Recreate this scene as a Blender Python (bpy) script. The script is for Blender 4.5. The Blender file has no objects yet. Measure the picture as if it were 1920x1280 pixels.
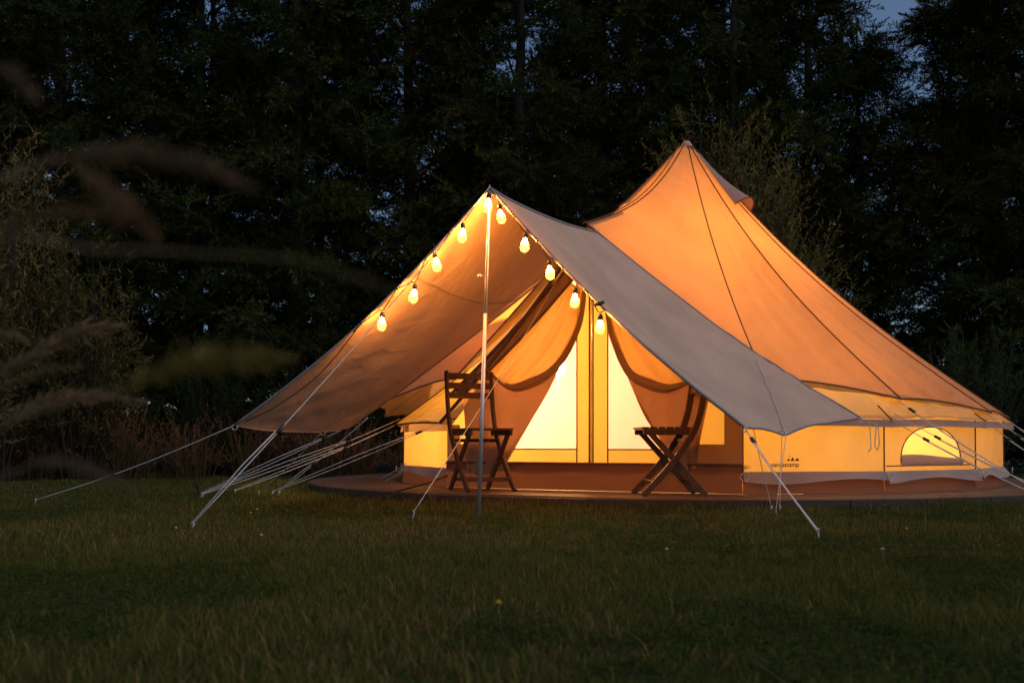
import bpy, bmesh, math, random
import numpy as np
from mathutils import Vector, Matrix
random.seed(7); RNG = np.random.default_rng(7)
R = math.radians
scene = bpy.context.scene
COL = scene.collection

# ------------------------------------------------------------------ camera
F, HOR, CAMH = 1867.0, 829.0, 0.47            # focal length in photo pixels, horizon row, eye height
cam_d = bpy.data.cameras.new('camera'); cam = bpy.data.objects.new('camera', cam_d); COL.objects.link(cam)
cam.location = (0, 0, CAMH); cam.rotation_euler = (R(90), 0, 0)
cam_d.sensor_width = 36.0; cam_d.lens = 36.0 * F / 1920.0
cam_d.shift_y = (HOR - 640.0) / 1920.0
cam_d.clip_start = 0.05; cam_d.clip_end = 1500
cam_d.dof.use_dof = True; cam_d.dof.focus_distance = 7.2; cam_d.dof.aperture_fstop = 4.0
scene.camera = cam

# ------------------------------------------------------------------ world, sun, exposure
SUN_AZ, SUN_EL = 125.0, 50.0                    # soft afterglow of the dusk sky, from behind the camera and to the right
world = bpy.data.worlds.new('World'); scene.world = world; world.use_nodes = True
wn = world.node_tree.nodes; wl = world.node_tree.links
for n in list(wn): wn.remove(n)
sky = wn.new('ShaderNodeTexSky'); sky.sky_type = 'NISHITA'; sky.sun_disc = False
sky.sun_elevation = R(SUN_EL); sky.sun_rotation = R(SUN_AZ); sky.altitude = 50; sky.air_density = 1.0; sky.dust_density = 0.6; sky.ozone_density = 3.0
bg = wn.new('ShaderNodeBackground'); bg.inputs['Strength'].default_value = 0.072
wo = wn.new('ShaderNodeOutputWorld')
wl.new(sky.outputs[0], bg.inputs[0]); wl.new(bg.outputs[0], wo.inputs[0])
sun_d = bpy.data.lights.new('sun', 'SUN'); sun = bpy.data.objects.new('sun', sun_d); COL.objects.link(sun)
sun_d.energy = 0.92; sun_d.angle = R(85); sun_d.color = (1.0, 0.87, 0.85)
sdir = Vector((math.sin(R(SUN_AZ)) * math.cos(R(SUN_EL)), math.cos(R(SUN_AZ)) * math.cos(R(SUN_EL)), math.sin(R(SUN_EL))))
sun.rotation_euler = sdir.to_track_quat('Z', 'Y').to_euler()
scene.view_settings.view_transform = 'Standard'; scene.view_settings.look = 'None'
scene.view_settings.exposure = 0.0; scene.view_settings.gamma = 1.0; scene.view_settings.use_curve_mapping = False
scene.render.engine = 'CYCLES'
cy = scene.cycles
cy.use_denoising = True; cy.max_bounces = 10; cy.diffuse_bounces = 5; cy.transmission_bounces = 6; cy.transparent_max_bounces = 16
cy.sample_clamp_indirect = 4.0; cy.caustics_reflective = False; cy.caustics_refractive = False

# ------------------------------------------------------------------ helpers
def P(px, py, z):
    """point of the place seen at photo pixel (px, py) at depth z"""
    return Vector(((px - 960.0) / F * z, z, CAMH + (HOR - py) / F * z))

def tag(o, label=None, cat=None, group=None, kind=None):
    if label: o['label'] = label
    if cat: o['category'] = cat
    if group: o['group'] = group
    if kind: o['kind'] = kind
    return o

def empty(name, loc, label=None, cat=None, group=None, rz=0.0):
    o = bpy.data.objects.new(name, None); COL.objects.link(o)
    o.location = loc; o.rotation_euler = (0, 0, rz); o.empty_display_size = 0.1
    return tag(o, label, cat, group)

def link(name, me, parent=None):
    o = bpy.data.objects.new(name, me); COL.objects.link(o)
    if parent is not None:
        o.parent = parent
    return o

def unparent_coords(parent, vs):
    if parent is None: return [tuple(v) for v in vs]
    m = parent_matrix(parent).inverted()
    return [tuple(m @ Vector(v)) for v in vs]

def parent_matrix(o):
    m = Matrix.Translation(o.location) @ o.rotation_euler.to_matrix().to_4x4()
    return (parent_matrix(o.parent) @ m) if o.parent else m

def mesh(name, vs, fs, mat, parent=None, smooth=True, world_coords=True):
    if world_coords and parent is not None: vs = unparent_coords(parent, vs)
    me = bpy.data.meshes.new(name); me.from_pydata([tuple(v) for v in vs], [], fs); me.update()
    if mat: me.materials.append(mat)
    if smooth: me.polygons.foreach_set('use_smooth', [True] * len(me.polygons))
    return link(name, me, parent)

class MB:
    """collects shapes into one mesh"""
    def __init__(s): s.v = []; s.f = []
    def add(s, vs, fs):
        n = len(s.v); s.v += [Vector(v) for v in vs]; s.f += [tuple(i + n for i in f) for f in fs]; return s
    def tube(s, pts, rad, sides=6, cap=True):
        pts = [Vector(p) for p in pts]
        rads = rad if isinstance(rad, (list, tuple)) else [rad] * len(pts)
        vs, fs = [], []; ref = None
        for i, p in enumerate(pts):
            d = (pts[min(i + 1, len(pts) - 1)] - pts[max(i - 1, 0)])
            d = d.normalized() if d.length > 1e-9 else Vector((0, 0, 1))
            if ref is None: ref = d.orthogonal().normalized()
            a = (ref - d * ref.dot(d)); a = a.normalized() if a.length > 1e-6 else d.orthogonal().normalized(); ref = a
            b = d.cross(a)
            for k in range(sides):
                t = 2 * math.pi * k / sides
                vs.append(p + (a * math.cos(t) + b * math.sin(t)) * rads[i])
        for i in range(len(pts) - 1):
            for k in range(sides):
                k2 = (k + 1) % sides
                fs.append((i * sides + k, i * sides + k2, (i + 1) * sides + k2, (i + 1) * sides + k))
        if cap:
            fs.append(tuple(reversed(range(sides)))); n = (len(pts) - 1) * sides; fs.append(tuple(range(n, n + sides)))
        return s.add(vs, fs)
    def bar(s, p0, p1, w, t, up=(0, 0, 1), chamfer=0.12):
        """rectangular bar with chamfered long edges; w along side, t along up"""
        p0, p1 = Vector(p0), Vector(p1); d = (p1 - p0).normalized(); up = Vector(up)
        u = (up - d * up.dot(d)).normalized(); sd = d.cross(u)
        c = chamfer * min(w, t); a, b = w / 2, t / 2
        prof = [(-a + c, -b), (a - c, -b), (a, -b + c), (a, b - c), (a - c, b), (-a + c, b), (-a, b - c), (-a, -b + c)]
        vs = [p + sd * x + u * y for p in (p0, p1) for x, y in prof]
        fs = [(k, (k + 1) % 8, 8 + (k + 1) % 8, 8 + k) for k in range(8)] + [tuple(reversed(range(8))), tuple(range(8, 16))]
        return s.add(vs, fs)
    def curvebar(s, pts, w, t, side):
        """bar of rectangular section swept along pts in the plane normal to side"""
        pts = [Vector(p) for p in pts]; side = Vector(side).normalized(); vs = []; fs = []
        for i, p in enumerate(pts):
            d = (pts[min(i + 1, len(pts) - 1)] - pts[max(i - 1, 0)]).normalized(); n = d.cross(side).normalized()
            c = 0.15 * min(w, t); a, b = w / 2, t / 2
            for x, y in [(-a + c, -b), (a - c, -b), (a, -b + c), (a, b - c), (a - c, b), (-a + c, b), (-a, b - c), (-a, -b + c)]:
                vs.append(p + side * x + n * y)
        for i in range(len(pts) - 1):
            for k in range(8): fs.append((i * 8 + k, i * 8 + (k + 1) % 8, i * 8 + 8 + (k + 1) % 8, i * 8 + 8 + k))
        n = (len(pts) - 1) * 8
        fs += [tuple(reversed(range(8))), tuple(range(n, n + 8))]
        return s.add(vs, fs)
    def lathe(s, prof, origin=(0, 0, 0), seg=14):
        o = Vector(origin); vs = []; fs = []
        for r, z in prof:
            for k in range(seg):
                t = 2 * math.pi * k / seg; vs.append(o + Vector((r * math.cos(t), r * math.sin(t), z)))
        for i in range(len(prof) - 1):
            for k in range(seg):
                k2 = (k + 1) % seg; fs.append((i * seg + k, i * seg + k2, (i + 1) * seg + k2, (i + 1) * seg + k))
        return s.add(vs, fs)
    def build(s, name, mat, parent=None, smooth=True, world_coords=True):
        return mesh(name, s.v, s.f, mat, parent, smooth, world_coords)

def grid(fn, nu, nv):
    vs = [fn(i / nu, j / nv) for j in range(nv + 1) for i in range(nu + 1)]
    fs = [(j * (nu + 1) + i, j * (nu + 1) + i + 1, (j + 1) * (nu + 1) + i + 1, (j + 1) * (nu + 1) + i) for j in range(nv) for i in range(nu)]
    return vs, fs

def poly(pts, t):
    """point at fraction t of a polyline of Vectors, smoothed Catmull-Rom"""
    n = len(pts) - 1; x = min(max(t, 0), 1) * n; i = min(int(x), n - 1); f = x - i
    if n == 1: return pts[0].lerp(pts[1], f)
    p0 = pts[max(i - 1, 0)]; p1 = pts[i]; p2 = pts[i + 1]; p3 = pts[min(i + 2, n)]
    if i == 0: p0 = p1 * 2 - p2
    if i + 2 > n: p3 = p2 * 2 - p1
    return 0.5 * ((2 * p1) + (p2 - p0) * f + (2 * p0 - 5 * p1 + 4 * p2 - p3) * f * f + (3 * p1 - p0 - 3 * p2 + p3) * f ** 3)

# ------------------------------------------------------------------ materials
def nodes(name):
    m = bpy.data.materials.new(name); m.use_nodes = True; nt = m.node_tree
    for n in list(nt.nodes): nt.nodes.remove(n)
    out = nt.nodes.new('ShaderNodeOutputMaterial')
    return m, nt, out

def ramp_noise(nt, scale, c0, c1, detail=4, coord='Object', stretch=None, lo=0.3, hi=0.7):
    tc = nt.nodes.new('ShaderNodeTexCoord'); nz = nt.nodes.new('ShaderNodeTexNoise'); nz.inputs['Scale'].default_value = scale; nz.inputs['Detail'].default_value = detail
    src = tc.outputs[coord]
    if stretch:
        mp = nt.nodes.new('ShaderNodeMapping'); mp.inputs['Scale'].default_value = stretch; nt.links.new(src, mp.inputs[0]); src = mp.outputs[0]
    nt.links.new(src, nz.inputs['Vector'])
    rp = nt.nodes.new('ShaderNodeValToRGB'); rp.color_ramp.elements[0].position = lo; rp.color_ramp.elements[1].position = hi
    rp.color_ramp.elements[0].color = (*c0, 1); rp.color_ramp.elements[1].color = (*c1, 1)
    nt.links.new(nz.outputs['Fac'], rp.inputs[0])
    return rp.outputs[0], nz.outputs['Fac'], src

def mul(c, k): return tuple(min(1, x * k) for x in c)

def canvas(name, col, tcol, fac, bump=0.25):
    """cotton canvas: reflects col, lets light through tinted tcol, share fac"""
    m, nt, out = nodes(name); L = nt.links.new
    c, f, src = ramp_noise(nt, 2.2, mul(col, 0.84), mul(col, 1.08), 7)
    tc_, f2, s2 = ramp_noise(nt, 1.6, mul(tcol, 0.88), mul(tcol, 1.06), 7)
    d = nt.nodes.new('ShaderNodeBsdfDiffuse'); t = nt.nodes.new('ShaderNodeBsdfTranslucent'); mx = nt.nodes.new('ShaderNodeMixShader')
    mx.inputs[0].default_value = fac
    big = nt.nodes.new('ShaderNodeTexNoise'); big.inputs['Scale'].default_value = 5.0; big.inputs['Detail'].default_value = 3; big.inputs['Distortion'].default_value = 0.7
    L(src, big.inputs['Vector'])
    fine = nt.nodes.new('ShaderNodeTexNoise'); fine.inputs['Scale'].default_value = 260.0; L(src, fine.inputs['Vector'])
    b1 = nt.nodes.new('ShaderNodeBump'); b1.inputs['Strength'].default_value = bump; b1.inputs['Distance'].default_value = 0.03; L(big.outputs['Fac'], b1.inputs['Height'])
    b2 = nt.nodes.new('ShaderNodeBump'); b2.inputs['Strength'].default_value = 0.15; b2.inputs['Distance'].default_value = 0.002; L(fine.outputs['Fac'], b2.inputs['Height']); L(b1.outputs[0], b2.inputs['Normal'])
    L(c, d.inputs['Color']); L(tc_, t.inputs['Color']); L(b2.outputs[0], d.inputs['Normal']); L(b2.outputs[0], t.inputs['Normal'])
    L(d.outputs[0], mx.inputs[1]); L(t.outputs[0], mx.inputs[2]); L(mx.outputs[0], out.inputs[0])
    return m

def plain(name, c0, c1=None, rough=0.7, scale=8, metal=0.0, stretch=None, bump=0.1, spec=0.4):
    m, nt, out = nodes(name); L = nt.links.new
    b = nt.nodes.new('ShaderNodeBsdfPrincipled'); b.inputs['Roughness'].default_value = rough; b.inputs['Metallic'].default_value = metal
    b.inputs['Specular IOR Level'].default_value = spec
    c, f, s = ramp_noise(nt, scale, c0, c1 or mul(c0, 1.25), 6, stretch=stretch)
    L(c, b.inputs['Base Color'])
    if bump:
        bp = nt.nodes.new('ShaderNodeBump'); bp.inputs['Strength'].default_value = bump; bp.inputs['Distance'].default_value = 0.01; L(f, bp.inputs['Height']); L(bp.outputs[0], b.inputs['Normal'])
    L(b.outputs[0], out.inputs[0]); return m

def foliage(name, trans=0.3, gloss=0.0):
    """leaf colour comes from the per-leaf attribute 'tint'"""
    m, nt, out = nodes(name); L = nt.links.new
    a = nt.nodes.new('ShaderNodeAttribute'); a.attribute_name = 'tint'
    d = nt.nodes.new('ShaderNodeBsdfDiffuse'); t = nt.nodes.new('ShaderNodeBsdfTranslucent'); mx = nt.nodes.new('ShaderNodeMixShader'); mx.inputs[0].default_value = trans
    L(a.outputs['Color'], d.inputs['Color']); L(a.outputs['Color'], t.inputs['Color'])
    L(d.outputs[0], mx.inputs[1]); L(t.outputs[0], mx.inputs[2]); last = mx.outputs[0]
    if gloss:
        g = nt.nodes.new('ShaderNodeBsdfGlossy'); g.inputs['Roughness'].default_value = 0.35; g.inputs['Color'].default_value = (1, 1, 1, 1)
        m2 = nt.nodes.new('ShaderNodeMixShader'); m2.inputs[0].default_value = gloss; L(last, m2.inputs[1]); L(g.outputs[0], m2.inputs[2]); last = m2.outputs[0]
    L(last, out.inputs[0]); return m

def emit(name, col, s):
    m, nt, out = nodes(name); e = nt.nodes.new('ShaderNodeEmission'); e.inputs[0].default_value = (*col, 1); e.inputs[1].default_value = s
    nt.links.new(e.outputs[0], out.inputs[0]); return m

WARM = (1.0, 0.56, 0.20)
M = {}
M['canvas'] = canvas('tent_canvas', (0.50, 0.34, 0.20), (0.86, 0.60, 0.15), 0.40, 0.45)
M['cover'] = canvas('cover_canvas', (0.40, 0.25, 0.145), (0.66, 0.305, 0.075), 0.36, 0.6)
M['canvas_double'] = canvas('doubled_canvas', (0.42, 0.27, 0.17), (0.52, 0.30, 0.13), 0.20, 0.5)
M['drape'] = canvas('drape_canvas', (0.45, 0.30, 0.18), (0.74, 0.45, 0.16), 0.33, 0.5)
M['hem'] = canvas('canvas_hem', (0.20, 0.11, 0.06), (0.25, 0.12, 0.05), 0.08, 0.05)
M['awning'] = canvas('awning_canvas', (0.58, 0.41, 0.30), (0.5, 0.34, 0.22), 0.12, 0.6)
M['awning_hem'] = canvas('awning_hem', (0.30, 0.26, 0.25), (0.3, 0.26, 0.25), 0.03, 0.05)
M['vent'] = canvas('vent_cloth', (0.40, 0.30, 0.26), (0.45, 0.30, 0.22), 0.2)
M['groundsheet'] = canvas('groundsheet_vinyl', (0.20, 0.095, 0.065), (0.34, 0.15, 0.08), 0.10, 0.4)
M['sod'] = canvas('skirt_canvas', (0.42, 0.31, 0.26), (0.45, 0.26, 0.15), 0.16)
M['deck'] = plain('deck_timber', (0.10, 0.058, 0.034), (0.17, 0.10, 0.058), 0.6, 6, stretch=(0.6, 14, 14), bump=0.25)
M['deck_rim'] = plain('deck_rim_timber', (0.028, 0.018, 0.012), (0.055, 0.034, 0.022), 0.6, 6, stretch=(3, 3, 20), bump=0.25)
M['chair'] = plain('oiled_hardwood', (0.06, 0.028, 0.013), (0.12, 0.058, 0.027), 0.45, 9, stretch=(6, 6, 1), bump=0.15)
M['steel'] = plain('galvanised_steel', (0.50, 0.50, 0.51), (0.60, 0.60, 0.61), 0.38, 20, metal=0.6, bump=0.03)
M['rope'] = plain('guy_rope', (0.55, 0.50, 0.45), (0.70, 0.66, 0.60), 0.8, 120, bump=0.3)
M['black'] = plain('black_plastic', (0.02, 0.018, 0.016), (0.03, 0.028, 0.026), 0.45, 10, bump=0)
M['print'] = plain('printed_ink', (0.03, 0.012, 0.008), (0.04, 0.018, 0.01), 0.8, 10, bump=0)
M['soil'] = plain('lawn_soil', (0.018, 0.022, 0.008), (0.04, 0.042, 0.016), 0.95, 3, bump=0.4)
M['bark'] = plain('bark', (0.018, 0.013, 0.009), (0.04, 0.028, 0.02), 0.9, 10, stretch=(3, 3, 0.6), bump=0.5)
M['leaf'] = foliage('conifer_needles', 0.22)
M['leaf2'] = foliage('willow_leaves', 0.35)
M['grass'] = foliage('grass_blades', 0.35)
M['straw'] = foliage('dry_grass', 0.35)
M['petal'] = plain('dandelion_yellow', (0.75, 0.48, 0.03), (0.85, 0.6, 0.05), 0.8, 30, bump=0)
M['white_petal'] = plain('clover_white', (0.65, 0.62, 0.56), (0.75, 0.72, 0.66), 0.8, 30, bump=0)
M['stem'] = plain('green_stem', (0.06, 0.09, 0.02), (0.09, 0.12, 0.03), 0.8, 30, bump=0)
def mesh_mat(name='insect_mesh', tint=(0.84, 0.55, 0.70, 1)):
    m, nt, out = nodes(name); L = nt.links.new
    tr = nt.nodes.new('ShaderNodeBsdfTransparent'); t = nt.nodes.new('ShaderNodeBsdfTranslucent'); mx = nt.nodes.new('ShaderNodeMixShader')
    t.inputs[0].default_value = tint; mx.inputs[0].default_value = 0.86
    L(tr.outputs[0], mx.inputs[1]); L(t.outputs[0], mx.inputs[2]); L(mx.outputs[0], out.inputs[0]); return m
M['mesh'] = mesh_mat(); M['window_mesh'] = mesh_mat('window_film', (0.97, 0.82, 0.42, 1))
def bulb_glass():
    m, nt, out = nodes('bulb_glass'); L = nt.links.new
    tr = nt.nodes.new('ShaderNodeBsdfTransparent'); tr.inputs[0].default_value = (0.98, 0.94, 0.82, 1)
    t = nt.nodes.new('ShaderNodeBsdfTranslucent'); t.inputs[0].default_value = (0.9, 0.8, 0.5, 1)
    g = nt.nodes.new('ShaderNodeBsdfGlossy'); g.inputs['Roughness'].default_value = 0.08
    mx = nt.nodes.new('ShaderNodeMixShader'); mx.inputs[0].default_value = 0.16; m2 = nt.nodes.new('ShaderNodeMixShader')
    L(tr.outputs[0], mx.inputs[1]); L(t.outputs[0], mx.inputs[2]); m2.inputs[0].default_value = 0.05; L(mx.outputs[0], m2.inputs[1]); L(g.outputs[0], m2.inputs[2]); L(m2.outputs[0], out.inputs[0]); return m
M['bulb'] = bulb_glass()
M['filament'] = emit('bulb_filament', (1.0, 0.36, 0.065), 1500.0)

# ------------------------------------------------------------------ ground
DK = 0.08                                        # deck height
C = Vector((1.84, 10.5, DK))                     # tent centre on the deck
def ground():
    n = 40; S = 400.0
    xs = [(-1 + 2 * i / n) for i in range(n + 1)]; xs = [math.copysign(abs(x) ** 2.2, x) * S for x in xs]
    vs = [(x, y + 8, 0.0) for y in xs for x in xs]
    fs = [(j * (n + 1) + i, j * (n + 1) + i + 1, (j + 1) * (n + 1) + i + 1, (j + 1) * (n + 1) + i) for j in range(n) for i in range(n)]
    tag(mesh('ground', vs, fs, M['soil']), kind='structure')
ground()

# ------------------------------------------------------------------ deck
DR = 3.84; DC = Vector((1.72, 10.62, 0))
def deck():
    d = empty('wooden_deck', (DC.x, DC.y, 0), 'low round timber deck under the bell tent', 'deck')
    pitch = 0.146; n = int(DR / pitch) + 1; ang = R(-27); rot = Matrix.Rotation(ang, 3, 'Z')
    for i in range(-n, n):
        y0, y1 = i * pitch + 0.003, (i + 1) * pitch - 0.003
        r = DR - 0.03
        if max(abs(y0), abs(y1)) >= r - 0.02: continue
        top = []; k = 3
        def half(y): return math.sqrt(r * r - y * y)
        for j in range(k): y = y0 + (y1 - y0) * j / (k - 1); top.append((half(y), y))
        for j in range(k): y = y1 + (y0 - y1) * j / (k - 1); top.append((-half(y), y))
        z1 = DK - random.random() * 0.002
        vs = [rot @ Vector((x, y, z1)) for x, y in top] + [rot @ Vector((x, y, DK - 0.028)) for x, y in top]
        m = len(top)
        fs = [tuple(range(m))] + [(a, a + m, (a + 1) % m + m, (a + 1) % m) for a in range(m)]
        mesh('plank', vs, fs, M['deck'], d, False, False)
    N = 40
    for i in range(N):
        a0, a1 = 2 * math.pi * i / N + 0.001, 2 * math.pi * (i + 1) / N - 0.001
        vs = []
        for z in (-0.05, DK - 0.006):
            for rr, a in ((DR, a0), (DR, a1), (DR - 0.028, a1), (DR - 0.028, a0)): vs.append((rr * math.cos(a), rr * math.sin(a), z))
        mesh('rim_board', vs, [(0, 1, 5, 4), (1, 2, 6, 5), (2, 3, 7, 6), (3, 0, 4, 7), (4, 5, 6, 7)], M['deck_rim'], d, False, False)
deck()

# ------------------------------------------------------------------ bell tent
JL = Vector((-0.56, 8.70, 0)); JR = Vector((1.74, 7.50, 0))       # door jambs on the deck plan
DE = (JR - JL).normalized(); DN = Vector((DE.y, -DE.x, 0)); 
if DN.y > 0: DN = -DN                                             # door normal, outwards
DMID = (JL + JR) / 2
APEX = Vector((C.x, C.y, DK + 3.50)); PEAK = Vector((DMID.x, DMID.y, DK + 2.08)) + DN * 0.10 + DE * 0.06
TH0 = math.atan2(JR.y - C.y, JR.x - C.x); TH1 = math.atan2(JL.y - C.y, JL.x - C.x) + 2 * math.pi
NG = 14; DTH = (TH1 - TH0) / NG
SEAM_TH = [TH0 + DTH * k for k in range(NG + 1)]
EAVE_R, EAVE_H, WALL_R, WALL_H = 3.08, 0.56, 2.99, 0.60
def around(th, r, h): return Vector((C.x + r * math.cos(th), C.y + r * math.sin(th), DK + h))
def sagcurve(t): return math.sin(math.pi * (t ** 0.85)) 
def seam_pt(B, t, sag=0.25):
    p = APEX.lerp(B, t); p.z -= sag * sagcurve(t); return p
def eave_pt(th):
    """eave polygon point at any angle outside the door"""
    k = min(max((th - TH0) / DTH, 0), NG - 1e-6); i = int(k); f = k - i
    return around(SEAM_TH[i], EAVE_R, EAVE_H).lerp(around(SEAM_TH[i + 1], EAVE_R, EAVE_H), f)

tent = empty('bell_tent', (C.x, C.y, DK), 'large glowing beige canvas bell tent on the wooden deck', 'tent')

def gore(name, fa, fb, t0_, t1a, t1b, mat, nu=8, nv=24, lift=0.0, scallop=0.0, belly=0.02):
    def fn(u, v):
        t0a, t0b = t0_ if isinstance(t0_, tuple) else (t0_, t0_)
        ta = t0a + (t1a - t0a) * v; tb = t0b + (t1b - t0b) * v
        w = 4 * u * (1 - u)
        ta -= scallop * w * v * v; tb -= scallop * w * v * v
        p = fa(ta).lerp(fb(tb), u)
        out = Vector((p.x - C.x, p.y - C.y, 0)); out = out.normalized() if out.length > 1e-6 else Vector((0, 0, 0))
        k = belly * w * math.sin(math.pi * min(1, (ta + tb) / 2))
        p = p - out * k * 0.7 - Vector((0, 0, k * 0.7))
        tm = (ta + tb) / 2; rp = w * (0.006 * math.sin(u * 19 + tm * 9 + lift * 50) + 0.005 * math.sin(u * 31 - tm * 14)) * tm + 0.006 * w * math.sin(tm * 37 + u * 5) * max(0, tm - 0.55)
        return p + (out * 0.6 + Vector((0, 0, 0.8))) * (lift + rp)
    vs, fs = grid(fn, nu * 3, nv + 10)
    return mesh(name, vs, fs, mat, tent)

def line(name, fa, t0, t1, r, mat, lift=0.0, n=26, off=None):
    pts = []
    for i in range(n + 1):
        p = fa(t0 + (t1 - t0) * i / n); out = Vector((p.x - C.x, p.y - C.y, 0)); out = out.normalized() if out.length > 1e-6 else Vector((0, 0, 0))
        pts.append(p + (out * 0.6 + Vector((0, 0, 0.8))) * lift + (off or Vector((0, 0, 0))))
    return MB().tube(pts, r, 5).build(name, mat, tent)

ridge = lambda t: seam_pt(PEAK, t, 0.20)
def sc(th): 
    B = eave_pt(th); return lambda t: seam_pt(B, t)
# lower roof: the strip that shows below the cover
RT0 = [0.85, 0.905, 0.95] + [0.955] * 9 + [0.86, 0.72, 0.62]
for k in range(NG):
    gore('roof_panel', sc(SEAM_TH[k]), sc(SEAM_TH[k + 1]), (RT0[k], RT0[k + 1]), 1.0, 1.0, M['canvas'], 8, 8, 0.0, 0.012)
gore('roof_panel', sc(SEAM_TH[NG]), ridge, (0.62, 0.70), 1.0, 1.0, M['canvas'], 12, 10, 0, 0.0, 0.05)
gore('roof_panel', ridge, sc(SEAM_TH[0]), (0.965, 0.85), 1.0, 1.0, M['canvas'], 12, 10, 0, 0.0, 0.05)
for k in (12, 13):
    a, b = eave_pt(SEAM_TH[k]), eave_pt(SEAM_TH[k + 1]); MB().tube([a.lerp(b, i / 8) + Vector((0, 0, 0.010 * math.sin(math.pi * i / 8))) for i in range(9)], 0.009, 5).build('eave_hem', M['hem'], tent)
for k in range(NG + 1): line('roof_seam', sc(SEAM_TH[k]), min(0.97, RT0[k] + 0.045), 1.0, 0.006, M['hem'], 0.004, 8)
# valance strip hanging from the eave
for k in range(NG - 2):
    a, b = eave_pt(SEAM_TH[k]), eave_pt(SEAM_TH[k + 1])
    def fn(u, v, a=a, b=b):
        p = a.lerp(b, u); o = Vector((p.x - C.x, p.y - C.y, 0)).normalized(); w = 4 * u * (1 - u)
        return p - o * (0.012 * 4 * w + 0.006) * 1 + o * 0.012 * v + Vector((0, 0, 0.012 * w - 0.055 * v))
    vs, fs = grid(fn, 8, 2); mesh('valance', vs, fs, M['vent'], tent)
# gable hem sleeves over the door frame
for J, nm in ((SEAM_TH[NG], 'l'), (SEAM_TH[0], 'r')):
    B = eave_pt(J); pts = [B.lerp(PEAK, i / 12) - Vector((0, 0, 0.05 * math.sin(math.pi * i / 12))) for i in range(13)]
    MB().tube(pts, 0.016, 7).build('gable_hem', M['hem'], tent)

# roof cover (second skin), seams turned against the roof's
F_TH = [R(-87) + DTH * k for k in range(14)]
F_T1 = [0.875, 0.945, 0.985, 0.995, 0.99, 0.98, 0.98, 0.98, 0.98, 0.98, 0.98, 0.98, 0.985, 0.99]
LIFT = 0.06
def sc_out(th, r, h, sag):
    B = around(th, r, h); return lambda t: seam_pt(B, t, sag)
FS = [sc(t) for t in F_TH]
FS[12] = sc_out(F_TH[12], 3.22, 0.58, 0.22); FS[13] = sc_out(F_TH[13], 3.36, 0.64, 0.15)   # pulled out by their guy ropes
F14 = sc_out(SEAM_TH[NG], 3.10, 0.74, 0.12); F14_T = 0.935
for k in range(13):
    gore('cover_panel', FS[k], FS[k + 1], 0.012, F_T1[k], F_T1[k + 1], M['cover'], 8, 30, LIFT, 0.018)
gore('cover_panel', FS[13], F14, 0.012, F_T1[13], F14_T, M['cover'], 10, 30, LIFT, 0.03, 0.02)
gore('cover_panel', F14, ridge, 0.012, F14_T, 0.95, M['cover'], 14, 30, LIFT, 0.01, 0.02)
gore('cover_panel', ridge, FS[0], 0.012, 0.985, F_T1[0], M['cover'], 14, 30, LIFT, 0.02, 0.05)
for k in range(14): line('cover_seam', FS[k], 0.012, F_T1[k], 0.0065, M['hem'], LIFT + 0.003)
line('cover_seam', ridge, 0.012, 0.985, 0.0065, M['hem'], LIFT + 0.003)
line('cover_seam', ridge, 0.012, 0.97, 0.005, M['hem'], LIFT + 0.003, 26, Vector((-0.05, 0.02, 0)))
def cover_hem(fa, fb, ta, tb, belly, scl=0.018):
    pts = []
    for i in range(13):
        u = i / 12; w = 4 * u * (1 - u); p = fa(ta - scl * w).lerp(fb(tb - scl * w), u)
        o = Vector((p.x - C.x, p.y - C.y, 0)).normalized(); k = belly * w * math.sin(math.pi * min(1, (ta + tb) / 2 - scl * w))
        pts.append(p - o * k * 0.7 - Vector((0, 0, k * 0.7)) + (o * 0.6 + Vector((0, 0, 0.8))) * LIFT)
    MB().tube(pts, 0.008, 5).build('cover_hem', M['hem'], tent)
for k in range(13): cover_hem(FS[k], FS[k + 1], F_T1[k], F_T1[k + 1], 0.02)
cover_hem(ridge, FS[0], 0.985, F_T1[0], 0.05, 0.02); cover_hem(FS[13], F14, F_T1[13], F14_T, 0.02, 0.03); cover_hem(F14, ridge, F14_T, 0.95, 0.02, 0.01)
# apex cap and vent hoods
MB().lathe([(0.0, 0.03), (0.03, 0.025), (0.055, -0.01), (0.10, -0.10), (0.102, -0.11)], APEX + Vector((0, 0, 0.035)), 16).build('apex_cap', M['vent'], tent)
for thc in (-38, 52, 100, 190):
    a, b = R(thc - 16), R(thc + 16)
    if b < TH0: a += 2 * math.pi; b += 2 * math.pi
    def fn(u, v, a=a, b=b):
        t = 0.035 + 0.17 * v; th = a + (b - a) * u; r = 0.10 + 0.36 * v * 1.0
        p = seam_pt(eave_pt(th) if TH0 < th < TH1 else around(th, EAVE_R, EAVE_H), t)
        o = Vector((math.cos(th), math.sin(th), 0)); w = 4 * u * (1 - u)
        return p + (o * 0.6 + Vector((0, 0, 0.8))) * (0.07 + 0.11 * v * v * w)
    vs, fs = grid(fn, 10, 8); h = mesh('vent_hood', vs, fs, M['vent'], tent)
    MB().tube([fn(i / 10, 1.0) for i in range(11)], 0.006, 5).build('hood_hem', M['hem'], h)

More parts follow.
